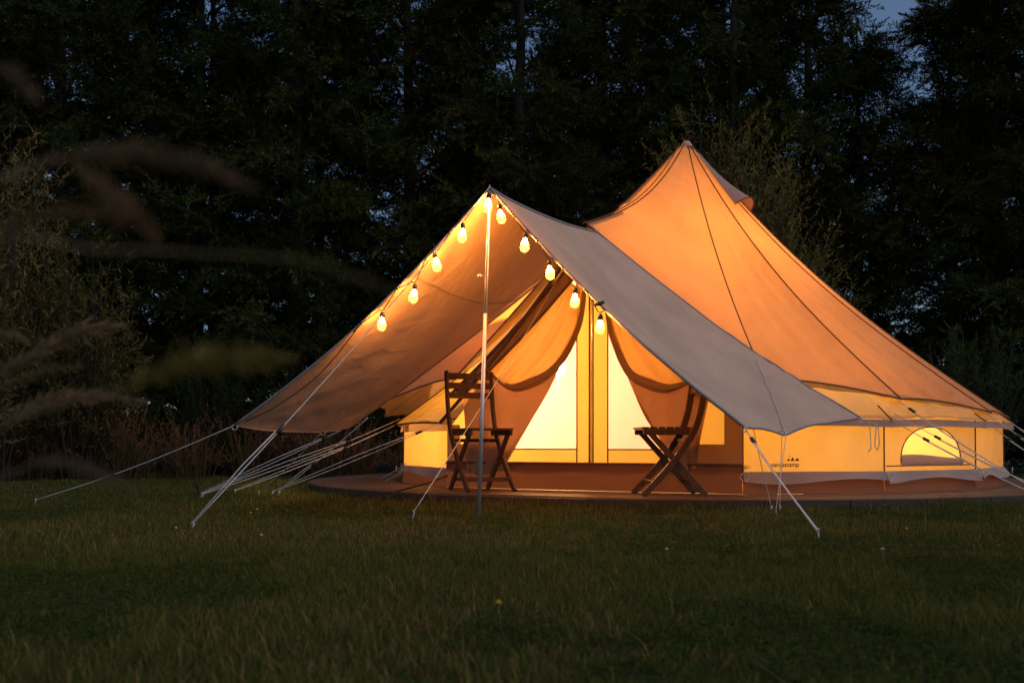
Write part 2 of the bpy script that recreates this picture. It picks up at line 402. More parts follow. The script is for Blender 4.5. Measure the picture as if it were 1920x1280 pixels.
# walls: flat panels between the seams
def wall_fn(k):
    a, b = SEAM_TH[k], SEAM_TH[k + 1]
    def fn(u, h, out=0.0):
        r = WALL_R + 0.012 * (0.6 - h) + out
        return around(a, r, h).lerp(around(b, r, h), u)
    return fn
def wall_uv(k, px, py):
    """u and height on wall panel k where the sight line of a pixel meets it"""
    fn = wall_fn(k); a, b = fn(0, 0.4), fn(1, 0.4); o = Vector((0, 0, CAMH)); d = P(px, py, 1.0) - o
    n = (b - a).cross(Vector((0, 0, 1))); t = (a - o).dot(n) / d.dot(n); q = o + d * t
    return (q - a).dot(b - a) / (b - a).length_squared, q.z - DK
WB = 0.15
for k in range(NG):
    fn = wall_fn(k); top = 0.49 if k in (12, 13) else WALL_H
    if k == 1:
        # panel with an arched window
        u0, h0 = wall_uv(1, 1688, 868); u1, _ = wall_uv(1, 1800, 868); _, h1 = wall_uv(1, 1735, 800)
        cx = (u0 + u1) / 2; N = 20
        arch = [(cx - (u1 - u0) / 2 * math.cos(math.pi * i / N), h0 + (h1 - h0) * math.sin(math.pi * i / N) ** 0.8) for i in range(N + 1)]
        outer = []
        for i in range(N + 1):
            a = math.pi * i / N
            if i <= 5: outer.append((0.0, h0 + (top - h0) * i / 5))
            elif i >= N - 5: outer.append((1.0, h0 + (top - h0) * (N - i) / 5))
            else: outer.append(((i - 5) / (N - 10), top))
        vs = [fn(u, h) for u, h in arch] + [fn(u, h) for u, h in outer]
        fs = [(i, i + 1, N + 2 + i, N + 1 + i) for i in range(N)]
        n = len(vs); vs += [fn(u, h) for u, h in ((0, WB), (1, WB), (1, h0), (u1, h0), (u0, h0), (0, h0))]; fs.append(tuple(range(n, n + 6)))
        mesh('wall_panel', vs, fs, M['canvas'], tent, False)
        w = mesh('window', [fn(u, h, -0.004) for u, h in arch], [tuple(range(N + 1))], M['window_mesh'], tent, False); w['label'] = 'arched mesh window glowing yellow'
        MB().tube([fn(u, h, 0.004) for u, h in arch], 0.005, 5).build('window_binding', M['hem'], w)
        # rolled-down flap along the sill
        hf = h0 + (h1 - h0) * 0.30
        def fl(u, v): 
            uu = u0 - 0.01 + (u1 - u0 + 0.02) * u; return fn(uu, h0 - 0.02 + (hf - h0 + 0.01 - 0.03 * u) * v * (0.9 + 0.1 * math.sin(u * 5)), 0.012 + 0.01 * math.sin(v * 3))
        vs, fs = grid(fl, 10, 4); mesh('window_flap', vs, fs, M['sod'], w)
        MB().tube([fn(u, h0 - 0.02, 0.006) for u in (0.02, 0.5, 0.93)], 0.005, 5).build('seam_tape', M['hem'], tent)
    else:
        vs, fs = grid(lambda u, v: fn(u, WB + (top - WB) * v, 0.012 * math.sin(u * math.pi) * math.sin(v * math.pi) + math.sin(u * math.pi) * (0.005 * math.sin(u * 21 + 2 * math.sin(v * 4 + k)) + 0.004 * math.sin(u * 9 + v * 7 + k * 2))), 28, 12)
        mesh('wall_panel', vs, fs, M['canvas'], tent)
    MB().tube([fn(0, WB, 0.004), fn(0, 0.4, 0.004), fn(0, WALL_H, 0.004)], 0.006, 5).build('wall_seam', M['hem'], tent)
    # vinyl tub wall and the canvas skirt lapping over it
    vs, fs = grid(lambda u, v: fn(u, 0.17 * v, -0.01 + 0.025 * (1 - v) + 0.008 * math.sin(u * 17 + k) * math.sin(v * 3)), 10, 4)
    mesh('groundsheet_side', vs, fs, M['groundsheet'], tent)
    vs, fs = grid(lambda u, v: fn(u, 0.168 - (0.075 + 0.02 * math.sin(u * 6 + k * 1.7)) * v, 0.008 + 0.05 * v + 0.012 * math.sin(u * 11 + k * 2.1) * v), 14, 4)
    mesh('skirt', vs, fs, M['sod'], tent)
    mb = MB(); c = fn(0, 0.13, 0.075); rr = 0.032
    sd = Vector((-math.sin(SEAM_TH[k]), math.cos(SEAM_TH[k]), 0))
    mb.tube([c + sd * rr * math.cos(a * 0.5236) + Vector((0, 0, rr * math.sin(a * 0.5236))) for a in range(13)], 0.004, 5, False)
    mb.build('peg_ring', M['steel'], tent)
# floor
vs = [around(th, 2.97, 0.006) for th in SEAM_TH]; mesh('groundsheet_floor', vs, [tuple(range(len(vs)))], M['groundsheet'], tent, False)
MB().tube([around(0, 0, 0.0), APEX - Vector((0, 0, 0.03))], 0.019, 10).build('centre_pole', M['steel'], tent)

# ---- door front
def dpt(px, py, out=0.0):
    o = Vector((0, 0, CAMH)); d = P(px, py, 1.0) - o
    t = (DMID + DN * out - o).dot(DN) / d.dot(DN); return o + d * t
def dsh(px, py):
    q = dpt(px, py); return (q - DMID).dot(DE), q.z - DK
def dw(s, h, out=0.0): return DMID + DE * s + DN * out + Vector((0, 0, DK + h))
door = empty('door_front', (DMID.x, DMID.y, DK)); door.parent = tent; door.location = (DMID.x - C.x, DMID.y - C.y, 0)
HW = (JR - JL).length / 2
sl = dsh(1082, 700)[0]; sr = dsh(1140, 700)[0]; sz = dsh(1109, 700)[0]
hs = dsh(1082, 842)[1]                                            # window sill height
def roofh(s): return 0.56 + (2.03 - 0.56) * (1 - abs(s - 0.06) / HW)
TUB = 0.215
# canvas of the door front: strips round the two windows
WL = dsh(925, 800)[0]; WR = dsh(1298, 800)[0]
def panel(name, pts, mat, out=0.0, parent=door):
    return mesh(name, [dw(s, h, out) for s, h in pts], [tuple(range(len(pts)))], mat, parent, False)
panel('door_canvas', [(-HW, TUB), (-HW, roofh(-HW)), (WL, roofh(WL)), (WL, TUB)], M['canvas'])
panel('door_canvas', [(WR, TUB), (WR, roofh(WR)), (HW, roofh(HW)), (HW, TUB)], M['canvas'])
panel('door_canvas', [(WL, TUB), (WL, hs), (sz, hs), (sz, TUB)], M['canvas'])
panel('door_canvas', [(sz, TUB), (sz, hs), (WR, hs), (WR, TUB)], M['canvas'])
panel('door_canvas', [(sl, hs), (sl, roofh(sl)), (sz, roofh(sz)), (sz, hs)], M['canvas'])
panel('door_canvas', [(sz, hs), (sz, roofh(sz)), (sr, roofh(sr)), (sr, hs)], M['canvas'])
tl = roofh(WL) - 0.10; 
panel('door_canvas', [(WL, tl), (WL, roofh(WL)), (sl, roofh(sl)), (sl, roofh(sl) - 0.12)], M['canvas'])
panel('door_canvas', [(sr, roofh(sr) - 0.12), (sr, roofh(sr)), (WR, roofh(WR)), (WR, roofh(WR) - 0.10)], M['canvas'])
panel('mesh_window', [(WL, hs), (WL, tl), (sl, roofh(sl) - 0.12), (sl, hs)], M['mesh'], -0.002)
panel('mesh_window', [(sr, hs), (sr, roofh(sr) - 0.12), (WR, roofh(WR) - 0.10), (WR, hs)], M['mesh'], -0.002)
for a, b in (((sl, TUB + 0.01), (sl, roofh(sl) - 0.05)), ((sr, TUB + 0.01), (sr, roofh(sr) - 0.05)), ((WL, hs), (sl, hs)), ((sr, hs), (WR, hs))):
    MB().tube([dw(*a, 0.004), dw(*b, 0.004)], 0.006, 5).build('binding', M['hem'], door)
for off in (-0.016, 0.0, 0.016):
    MB().bar(dw(sz + off, TUB, 0.006), dw(sz + off, roofh(sz) - 0.03, 0.006), 0.012 if off else 0.008, 0.008, DN).build('zip_tape', M['hem'] if off else M['steel'], door)
# reinforced edges of the doorway
for s0, s1 in ((-HW, -HW + 0.13), (HW - 0.14, HW)):
    vs, fs = grid(lambda u, v: dw(s0 + (s1 - s0) * u, TUB + (roofh(s0 if s0 < 0 else s1) + 0.05 - TUB) * v, 0.012), 2, 6); mesh('door_jamb', vs, fs, M['canvas_double'], door)
for s0, s1 in ((-HW + 0.13, -0.72), (0.78, HW - 0.14)):
    vs, fs = grid(lambda u, v: dw(s0 + (s1 - s0) * u, TUB + 0.16 * v, 0.012), 6, 2); mesh('door_hem', vs, fs, M['canvas_double'], door)
# vinyl threshold tub in front of the door, bowed outwards a little
def tub(u, v):
    s = -HW + 2 * HW * u; return dw(s, TUB * v + 0.004, 0.03 + 0.05 * math.sin(math.pi * u) * (1 - 0.3 * v) + 0.012 * math.sin(u * 23) * math.sin(v * 3.1))
vs, fs = grid(tub, 36, 6); mesh('threshold_tub', vs, fs, M['groundsheet'], door)
MB().tube([tub(i / 30, 1.0) for i in range(31)], 0.010, 6).build('threshold_welt', M['hem'], door)
vs, fs = grid(lambda u, v: tub(u, 1.0) + Vector((0, 0, 0.004)) - DN * (0.10 * v), 30, 1); mesh('threshold_lap', vs, fs, M['groundsheet'], door)

# ---- tied-back door curtains: an upper sling of canvas and the fall below it
def curtain(left):
    if left:
        topA, topB = (1066, 520), (1096, 540)
        outer = [(1060, 528), (1010, 590), (960, 650), (916, 698)]           # along the gable
        inner = [(1096, 542), (1086, 612), (1052, 672), (1008, 712)]         # free edge
        swoop = [(916, 698), (938, 716), (965, 727), (1008, 712)]
        fall_out = [(868, 752), (872, 800), (872, 850), (876, 888)]
        fall_in = [(1090, 596), (1036, 718), (996, 788), (944, 878)]
        fall_top = [(868, 752), (920, 708), (962, 730), (1030, 700), (1090, 596)]
        fall_bot = [(876, 888), (895, 889), (915, 888), (930, 884), (946, 876)]
        band = [(1097, 538), (1089, 600), (1066, 655), (1036, 693), (1000, 715), (965, 727), (938, 716), (916, 696)]
    else:
        outer = [(1150, 540), (1220, 600), (1290, 660), (1350, 720)]
        inner = [(1138, 560), (1152, 640), (1176, 700), (1200, 714)]
        swoop = [(1350, 720), (1300, 716), (1250, 726), (1200, 714)]
        fall_out = [(1335, 720), (1322, 780), (1312, 830), (1305, 878)]
        fall_in = [(1141, 590), (1176, 706), (1212, 775), (1262, 868)]
        fall_top = [(1335, 720), (1300, 714), (1250, 728), (1192, 712), (1141, 590)]
        fall_bot = [(1305, 878), (1295, 880), (1285, 880), (1273, 876), (1262, 868)]
        band = [(1136, 560), (1146, 620), (1164, 670), (1184, 704), (1215, 720), (1250, 727), (1290, 716), (1310, 700)]
    V2 = lambda l: [Vector((x, y, 0)) for x, y in l]
    o_, i_, s_, b_ = V2(outer), V2(inner), V2(swoop), V2(band)
    fo, fi, ft, fb = V2(fall_out), V2(fall_in), V2(fall_top), V2(fall_bot)
    top0, top1 = o_[0], i_[0]
    def sling(u, v):
        a = poly(o_, v); b = poly(i_, v); p = a.lerp(b, u)
        if True:
            q = poly(s_, u); base = o_[-1].lerp(i_[-1], u); p = p + (q - base) * v ** 3
        fold = 0.020 * math.sin(u * 12 + v * 3.5) * (0.35 + v) * (1 - 0.4 * v) + 0.010 * math.sin(u * 27 + 1 - v * 3)
        return dpt(p.x, p.y, 0.05 + 0.05 * math.sin(math.pi * u) * v + fold)
    vs, fs = grid(sling, 26, 20); c = mesh('door_curtain', vs, fs, M['canvas'], door)
    def fall(u, v):
        # Coons patch in the picture of the door plane
        c00, c10, c01, c11 = ft[0], ft[-1], fb[0], fb[-1]
        p = poly(ft, u) * (1 - v) + poly(fb, u) * v + poly(fo, v) * (1 - u) + poly(fi, v) * u - (c00 * (1 - u) * (1 - v) + c10 * u * (1 - v) + c01 * (1 - u) * v + c11 * u * v)
        fold = 0.026 * math.sin(u * 9 - v * 3.0) * (1 - 0.4 * v) + 0.013 * math.sin(u * 19 + v * 5)
        return dpt(p.x, p.y, 0.035 + 0.02 * v + fold * math.sin(math.pi * min(1, u * 1.1 + 0.02)))
    vs, fs = grid(fall, 26, 24); mesh('curtain_fall', vs, fs, M['canvas_double'], c)
    # the gathered hem: a few flattened folds lying over each other
    for off, rm, outw, ph in ((0.0, 1.0, 0.10, 0.0), (0.020, 0.75, 0.085, 1.3), (-0.022, 0.6, 0.085, 2.6)):
        mb = MB(); n = 44; vs = []; sides = 10
        pts = [dpt(poly(b_, i / n).x, poly(b_, i / n).y, outw) for i in range(n + 1)]
        for i in range(n + 1):
            t = i / n; d = (pts[min(i + 1, n)] - pts[max(i - 1, 0)]).normalized(); sd = d.cross(DN).normalized()
            ww = (0.010 + 0.028 * math.sin(math.pi * min(1, t * 0.85 + 0.1)) + 0.004 * math.sin(t * 19 + ph) + 0.002 * math.sin(t * 43 + ph)) * rm * 0.68
            o = pts[i] + sd * off * math.sin(math.pi * min(1, t + 0.05)) * (1 + 0.5 * math.sin(t * 9 + ph))
            for k in range(sides): a = 2 * math.pi * k / sides; vs.append(o + sd * ww * math.cos(a) + DN * ww * 0.45 * math.sin(a))
        fs = [(i * sides + k, i * sides + (k + 1) % sides, (i + 1) * sides + (k + 1) % sides, (i + 1) * sides + k) for i in range(n) for k in range(sides)]
        mesh('gathered_hem', vs, fs, M['drape'], c)
    return c
curtain(True); curtain(False)
# dark bands of the gable sleeve on the left side of the door
for (x0, y0, x1, y1), w, mt, out in (((1112, 462, 858, 738), 0.105, 'canvas_double', 0.066), ((1112, 447, 846, 738), 0.022, 'hem', 0.078), ((1112, 478, 900, 712), 0.022, 'hem', 0.078)):
    a = dpt(x0, y0, out); b = dpt(x1, y1, out)
    pts = [a.lerp(b, i / 10) + Vector((0, 0, -0.03 * math.sin(math.pi * i / 10))) for i in range(11)]
    MB().curvebar(pts, 0.010, w, DN).build('frame_sleeve', M[mt], door)
a = dpt(1112, 452, 0.07); b = dw(HW + 0.02, 0.56, 0.07)
MB().curvebar([a.lerp(b, i / 8) for i in range(9)], 0.012, 0.06, DN).build('frame_sleeve', M['hem'], door)

# ---- printed mark on the wall right of the door: word and little mountain range
def mark():
    fn = wall_fn(0); u0, h0 = wall_uv(0, 1444, 874.5); u1, _ = wall_uv(0, 1496, 874.5)
    a, b = fn(u0, h0, 0.012), fn(u1, h0, 0.012); ex = (b - a).normalized(); W = (b - a).length
    up = Vector((0, 0, 1)); nn = ex.cross(up)
    if nn.y > 0: nn = -nn
    cu = bpy.data.curves.new('canvas_print', 'FONT'); cu.body = 'canvascamp'; cu.size = 1.0; cu.extrude = 0.0; cu.offset = 0.018
    to = bpy.data.objects.new('tmp_text', cu); COL.objects.link(to)
    dg = bpy.context.evaluated_depsgraph_get(); me = bpy.data.meshes.new_from_object(to.evaluated_get(dg))
    bpy.data.objects.remove(to); bpy.data.curves.remove(cu)
    xs = [v.co.x for v in me.vertices]; k = W / (max(xs) - min(xs)); x0 = min(xs)
    vs = [a + ex * (v.co.x - x0) * k + up * v.co.y * k * 1.0 + nn * 0.006 for v in me.vertices]
    fs = [tuple(p.vertices) for p in me.polygons]
    mesh('printed_word', vs, fs, M['print'], tent, False)
    # mountains
    q = lambda x, y: a + ex * (x * W) + up * (y * W) + nn * 0.006
    mb = MB(); z0 = 0.20
    for x, w, h in ((0.56, 0.13, 0.085), (0.69, 0.16, 0.125), (0.85, 0.17, 0.105)):
        mb.add([q(x, z0), q(x + w, z0), q(x + w * 0.62, z0 + h * 0.75), q(x + w * 0.5, z0 + h)], [(0, 1, 2, 3)])
    mb.add([q(0.665 + 0.02 * math.cos(t), z0 + 0.15 + 0.02 * math.sin(t)) for t in [i * math.pi / 4 for i in range(8)]], [tuple(range(8))])
    mb.build('printed_mountains', M['print'], tent, False)
mark()

# ---- lamps standing and hanging inside the tent
def glow(p, r):
    """glowing globe of radius r giving p watts"""
    return emit('lamp_globe', WARM, p / (4 * math.pi ** 2 * r * r))
def floor_lamp(loc, h, e, label):
    t = empty('floor_lamp', loc, label, 'lamp')
    MB().lathe([(0.0, 0.02), (0.11, 0.02), (0.12, 0.012), (0.12, 0.0)], loc, 18).build('base', M['black'], t)
    MB().tube([loc, loc + Vector((0, 0, h - 0.07))], 0.008, 8).build('stem', M['black'], t)
    prof = [(0.0, -0.075)] + [(0.075 * math.sin(a), -0.075 * math.cos(a)) for a in [math.pi * i / 10 for i in range(1, 10)]] + [(0.0, 0.075)]
    g = MB().lathe(prof, loc + Vector((0, 0, h)), 18).build('globe', glow(e, 0.075), t)
E_A, E_B = 330.0, 215.0
pa = P(1046, 690, 9.5); floor_lamp(Vector((pa.x, pa.y, DK + 0.01)), pa.z - DK - 0.01, E_A, 'lit globe lamp glowing behind the left door mesh')
floor_lamp(Vector((2.45, 8.75, DK + 0.01)), 0.42, 44.0, 'added unseen globe lamp brightening the arched window wall from inside the tent')  # no source known here; added to brighten the right wall and its window
def lantern():
    loc = APEX + Vector((0.10, -0.06, -1.75))
    t = empty('hanging_lantern', loc, 'lit lantern hung high beside the centre pole inside the tent', 'lantern')
    MB().tube([loc + Vector((0, 0, 0.09)), loc + Vector((0, 0, 0.9))], 0.003, 5).build('cord', M['black'], t)
    prof = [(0.0, -0.09)] + [(0.09 * math.sin(a), -0.09 * math.cos(a)) for a in [math.pi * i / 10 for i in range(1, 10)]] + [(0.0, 0.09)]
    g = MB().lathe(prof, loc, 18).build('globe', glow(E_B, 0.09), t)
lantern()

def bed():
    t = empty('bed', (2.55, 11.3, DK + 0.008), 'made bed standing inside the tent behind the door mesh', 'bed', rz=R(25))
    b = lambda mb, nm, mt: mb.build(nm, M[mt], t, True, False)
    b(MB().bar((-0.75, 0, 0.17), (0.75, 0, 0.17), 1.95, 0.14), 'bed_frame', 'chair')
    for x in (-0.68, 0.68):
        for y in (-0.88, 0.88): b(MB().bar((x, y, 0), (x, y, 0.11), 0.06, 0.06, (1, 0, 0)), 'bed_leg', 'chair')
    def top(u, v, h, e):
        x = -0.75 + 1.5 * u; y = -0.97 + 1.94 * v; m = min(u, 1 - u, v, 1 - v)
        return Vector((x * (1.02 if e else 1), y, h - 0.22 * max(0, 1 - m / 0.05) ** 2 + 0.008 * math.sin(u * 17 + v * 5) + 0.006 * math.sin(v * 23 - u * 9)))
    vs, fs = grid(lambda u, v: top(u, v, 0.47, 0), 30, 30); mesh('mattress', vs, fs, M['linen'], t, True, False)
    vs, fs = grid(lambda u, v: top(u, v * 0.62, 0.49, 1) + Vector((0, 0, 0.012)), 30, 24); mesh('blanket', vs, fs, M['sod'], t, True, False)
    for x in (-0.36, 0.36):
        def pil(u, v, x=x):
            a = 2 * math.pi * u; c = math.pi * (v - 0.5); k = lambda q: math.copysign(abs(q) ** 0.6, q)
            return Vector((x + 0.32 * k(math.cos(a)) * math.cos(c) ** 0.7, 0.72 + 0.20 * k(math.sin(a)) * math.cos(c) ** 0.7, 0.56 + 0.09 * math.sin(c)))
        vs, fs = grid(pil, 20, 10); mesh('pillow', vs, fs, M['linen'], t, True, False)
    b(MB().bar((-0.78, 1.0, 0.62), (0.78, 1.0, 0.62), 0.04, 0.7), 'headboard', 'chair')
M['linen'] = plain('white_linen', (0.62, 0.58, 0.52), (0.72, 0.68, 0.62), 0.9, 6, bump=0.2)
bed()
# ------------------------------------------------------------------ awning
AT = P(918, 354, 6.0); AK = P(1122, 437, 8.02)
LF, LM, LB = P(440, 797, 6.35), P(605, 808, 7.2), P(675, 788, 8.2)
RF, RM, RB = P(1395, 800, 5.75), P(1468, 808, 6.5), P(1612, 783, 7.3)
awn = empty('front_awning', (AT.x, AT.y, 0), 'grey canvas ridge awning pitched in front of the tent door', 'awning')
def sagline(a, b, s, n=10, out=Vector((0, 0, 0))):
    return [a.lerp(b, i / n) + (Vector((0, 0, -s)) + out) * math.sin(math.pi * i / n) for i in range(n + 1)]
def patch(top, bot, left, right, nu, nv, extra):
    c00, c10, c01, c11 = top[0], top[-1], bot[0], bot[-1]
    def fn(u, v):
        p = poly(top, u) * (1 - v) + poly(bot, u) * v + poly(left, v) * (1 - u) + poly(right, v) * u - (c00 * (1 - u) * (1 - v) + c10 * u * (1 - v) + c01 * (1 - u) * v + c11 * u * v)
        return p + extra(u, v)
    return fn
rid = sagline(AT, AK, 0.035)
le_f = sagline(AT, LF, 0.095); le_b = sagline(AK, LB, 0.03)
re_f = sagline(AT, RF, 0.075); re_b = sagline(AK, RB, 0.07)
lbot = [LF, P(520, 806, 6.75), LM, P(650, 800, 7.7), LB]
rbot = [RF, P(1425, 801, 6.1), RM, P(1535, 793, 6.9), RB]
def bl(u, v): return Vector((0, 0, -0.05 * math.sin(math.pi * u) * math.sin(math.pi * v))) + Vector((0.012, 0, 0.012)) * math.sin(7 * u + 4 * v) * math.sin(math.pi * u) * math.sin(math.pi * v)
def br(u, v):
    crease = -0.045 * math.exp(-((u - 0.52 - 0.10 * (1 - v)) / 0.07) ** 2) * max(0, (v - 0.45) / 0.55) * (1 - 0.5 * max(0, v - 0.8) / 0.2)
    return Vector((0, 0, -0.05 * math.sin(math.pi * u) * math.sin(math.pi * v) + crease)) + Vector((0, 0, 0.008)) * math.sin(9 * u - 5 * v) * math.sin(math.pi * u) * math.sin(math.pi * v)
def pull(u, v, spots):
    r_ = 0.0
    for cu, cv, am in spots:
        d = math.hypot(u - cu, v - cv); a = math.atan2(u - cu, v - cv); r_ += am * math.sin(15 * a + cu * 3) * math.exp(-d * 3.6) * min(1, d * 7)
    return Vector((0, 0, r_))
bl0, br0 = bl, br
bl = lambda u, v: bl0(u, v) + pull(u, v, ((0, 1, 0.014), (1, 1, 0.014), (0, 0, 0.012), (0.5, 1, 0.009)))
br = lambda u, v: br0(u, v) + pull(u, v, ((0, 1, 0.012), (1, 1, 0.014), (0, 0, 0.012), (0.52, 1, 0.012), (0.9, 0.66, 0.008)))
lfn = patch(rid, lbot, le_f, le_b, 0, 0, bl); rfn = patch(rid, rbot, re_f, re_b, 0, 0, br)
vs, fs = grid(lfn, 40, 40); o = mesh('awning_slope', vs, fs, M['awning'], awn); o['label'] = 'left slope seen from below, lit warm by the bulbs'
vs, fs = grid(rfn, 48, 40); o = mesh('awning_slope', vs, fs, M['awning'], awn); o['label'] = 'right slope seen from outside, grey in the dusk'
for fn, us in ((lfn, (0, 1)), (rfn, (0, 1))):
    for u in us: MB().tube([fn(u, i / 30) for i in range(31)], 0.009, 6).build('edge_hem', M['awning_hem'], awn)
    MB().tube([fn(i / 30, 1) for i in range(31)], 0.007, 6).build('edge_hem', M['awning_hem'], awn)
def uv_at(fn, px, py):
    best = (1e9, 0, 0)
    for i in range(61):
        for j in range(61):
            q = fn(i / 60, j / 60); e = (960 + q.x / q.y * F - px) ** 2 + (HOR - (q.z - CAMH) / q.y * F - py) ** 2
            if e < best[0]: best = (e, i / 60, j / 60)
    return best[1:]
(ua, va), (ub, vb) = uv_at(lfn, 782, 522), uv_at(lfn, 985, 572)
MB().tube([lfn(ua + (ub - ua) * i / 20, va + (vb - va) * i / 20) + Vector((0.003, -0.004, -0.004)) for i in range(21)], 0.003, 5).build('seam', M['awning_hem'], awn)
MB().tube([rfn(i / 20, 0.0) + Vector((0, 0, 0.004)) for i in range(21)], 0.010, 6).build('ridge_hem', M['awning_hem'], awn)
for cpt in (LF, LM, LB, RF, RM, RB):
    mb = MB(); mb.tube([cpt + Vector((0.018 * math.cos(a * 0.7854), 0, -0.012 + 0.018 * math.sin(a * 0.7854))) for a in range(9)], 0.004, 5, False); mb.build('corner_ring', M['steel'], awn)

# pole in front
pb = P(897, 945, 6.0); pb.z = -0.02; ptop = P(918, 347, 6.0)
pole = empty('awning_pole', (pb.x, pb.y, 0), 'slim shiny steel pole holding up the awning front', 'pole')
mid = pb.lerp(ptop, 0.62)
MB().tube([pb, mid], 0.0125, 12).build('lower_tube', M['steel'], pole)
MB().tube([mid - (mid - pb).normalized() * 0.02, P(918, 356, 6.0)], 0.0100, 12).build('upper_tube', M['steel'], pole)
MB().tube([P(918, 358, 6.0), ptop], 0.004, 8).build('spike', M['steel'], pole)
kn = P(908, 517, 6.0)
MB().tube([kn, kn + Vector((-0.022, -0.004, 0))], 0.004, 6).build('clamp_bolt', M['steel'], pole)
MB().lathe([(0.0, 0.011), (0.011, 0.008), (0.012, 0.0), (0.011, -0.008), (0.0, -0.011)], kn + Vector((-0.028, -0.004, 0)), 10).build('clamp_knob', M['steel'], pole)

# ------------------------------------------------------------------ string lights
bulbs_l = [(915, 382), (867, 438), (818, 493), (776, 552), (716, 604)]
bulbs_r = [(939, 403), (984, 456), (1031, 508), (1078, 560), (1125, 609)]
lights = empty('string_lights', (AT.x, AT.y, 0), 'string of ten lit glass bulbs clipped along the awning front edges', 'string lights')
glassP = [(r * 0.86, z * 0.92) for r, z in [(0.0135, 0.040), (0.0135, 0.030), (0.017, 0.020), (0.0225, 0.010), (0.029, -0.005), (0.0325, -0.020), (0.0325, -0.032), (0.028, -0.046), (0.018, -0.056), (0.006, -0.061), (0.0, -0.0615)]]
sockP = [(0.0, 0.066), (0.008, 0.065), (0.012, 0.060), (0.0155, 0.045), (0.0155, 0.030), (0.0, 0.030)]
corP = [(0.0, 0.029), (0.006, 0.028), (0.009, 0.018), (0.009, 0.004), (0.005, -0.006), (0.0, -0.008)]
def lathe_mesh(name, prof, mat, seg):
    mb = MB().lathe(prof, (0, 0, 0), seg); me = bpy.data.meshes.new(name); me.from_pydata([tuple(v) for v in mb.v], [], mb.f); me.materials.append(mat)
    me.polygons.foreach_set('use_smooth', [True] * len(me.polygons)); return me
gm, sm, cm = lathe_mesh('bulb', glassP, M['bulb'], 18), lathe_mesh('socket', sockP, M['black'], 12), lathe_mesh('filament', corP, M['filament'], 7)
def bulb(c):
    b = link('bulb', gm, lights); b.location = c - lights.location; b.rotation_euler = (random.uniform(-.2, .2), random.uniform(-.25, .25), random.uniform(0, 3))
    link('socket', sm, b); link('filament', cm, b)
def edge_at(fn, px):
    best = None
    for i in range(101):
        q = fn(0, i / 100); x = 960 + q.x / q.y * F
        if best is None or abs(x - px) < best[0]: best = (abs(x - px), q)
    return best[1]
for side, bl_, fn in (('l', bulbs_l, lfn), ('r', bulbs_r, rfn)):
    cord = [AT + Vector((0, -0.02, 0.0))]
    for i, (x, y) in enumerate(bl_):
        e = edge_at(fn, x); z = e.y - 0.03; c = P(x, y, z); bulb(c)
        top = c + Vector((0, 0, 0.066))
        cord += [top + Vector((-0.012, 0, 0.012)), top + Vector((0, 0, 0.004)), top + Vector((0.012, 0, 0.012))] if side == 'r' else [top + Vector((0.012, 0, 0.012)), top + Vector((0, 0, 0.004)), top + Vector((-0.012, 0, 0.012))]
        nx = (x + bl_[i + 1][0]) / 2 if i + 1 < len(bl_) else x + (10 if side == 'r' else -38)
        if i + 1 < len(bl_) or side == 'l':
            q = edge_at(fn, nx); cord.append(q + Vector((0, -0.016, -0.006)))
            MB().tube([q + Vector((0, -0.016, 0.006)), q + Vector((0.004, -0.018, -0.012)), q + Vector((0.012, -0.016, -0.016))], 0.004, 5).build('clip', M['black'], lights)
        else:
            q = edge_at(fn, x - 3); cord += [top + Vector((0.03, 0, 0.016)), q + Vector((0, -0.016, -0.01))]
            MB().bar(q + Vector((-0.03, -0.02, -0.012)), q + Vector((0.03, -0.02, 0.006)), 0.02, 0.02).build('clip', M['black'], lights)
    if side == 'l':
        for k in range(1, 11): q = lfn(0.01 + 0.02 * k / 10, 0.52 + 0.046 * k); cord.append(q + Vector((0.05 * math.sin(math.pi * k / 10), -0.01, -0.04 * math.sin(math.pi * k / 10))))
    MB().tube(cord, 0.0035, 5).build('cord', M['black'], lights)

# ------------------------------------------------------------------ guy ropes
def peg(parent, at, d):
    d = Vector(d); d.z = 0; d = d.normalized() if d.length > 0 else Vector((0, -1, 0))
    MB().tube([at + d * 0.02 + Vector((0, 0, -0.10)), at, at + d * -0.012 + Vector((0, 0, 0.025)), at + d * 0.004 + Vector((0, 0, 0.032))], 0.0045, 6).build('peg', M['steel'], parent)
def guy(a, b, label, r=0.004, slider=None, double=True, gap=0.02, mid=None, group='tent guy ropes', ground=True):
    a, b = Vector(a), Vector(b); r *= 0.8
    g = empty('guy_rope', (b.x, b.y, 0), label, 'rope', group)
    sag = 0.014 * (b - a).length
    pts = ([a] + (mid or []) + [b]); n = 12
    if mid: line_ = pts
    else: line_ = [a.lerp(b, i / n) - Vector((0, 0, sag * math.sin(math.pi * i / n))) for i in range(n + 1)]
    MB().tube(line_, r, 6).build('line', M['rope'], g)
    if slider is not None:
        s = a.lerp(b, slider) - Vector((0, 0, sag * math.sin(math.pi * slider))); d = (b - a).normalized(); sd = d.cross(Vector((0, -1, 0.2))).normalized()
        MB().bar(s - d * 0.03, s + d * 0.03, 0.020, 0.014, Vector((0, -1, 0.3))).build('slider', M['black'], g)
        if double:
            MB().tube([s + d * 0.02 + sd * gap * 0.6, s.lerp(b, 0.4) + sd * gap, b + sd * 0.006], r, 6).build('return_line', M['rope'], g)
    if ground: peg(g, Vector((b.x, b.y, max(b.z - 0.02, 0.02))), b - a)
    return g
def GP(px, py, h=0.05):
    """point h above the lawn seen at a pixel"""
    z = F * (CAMH - h) / (py - HOR); return P(px, py, z)
guy(P(918, 352, 6.0) + Vector((0, -0.012, 0)), GP(360, 983), 'longest guy rope from the pole top down to the lawn at left', 0.0042, 0.735)
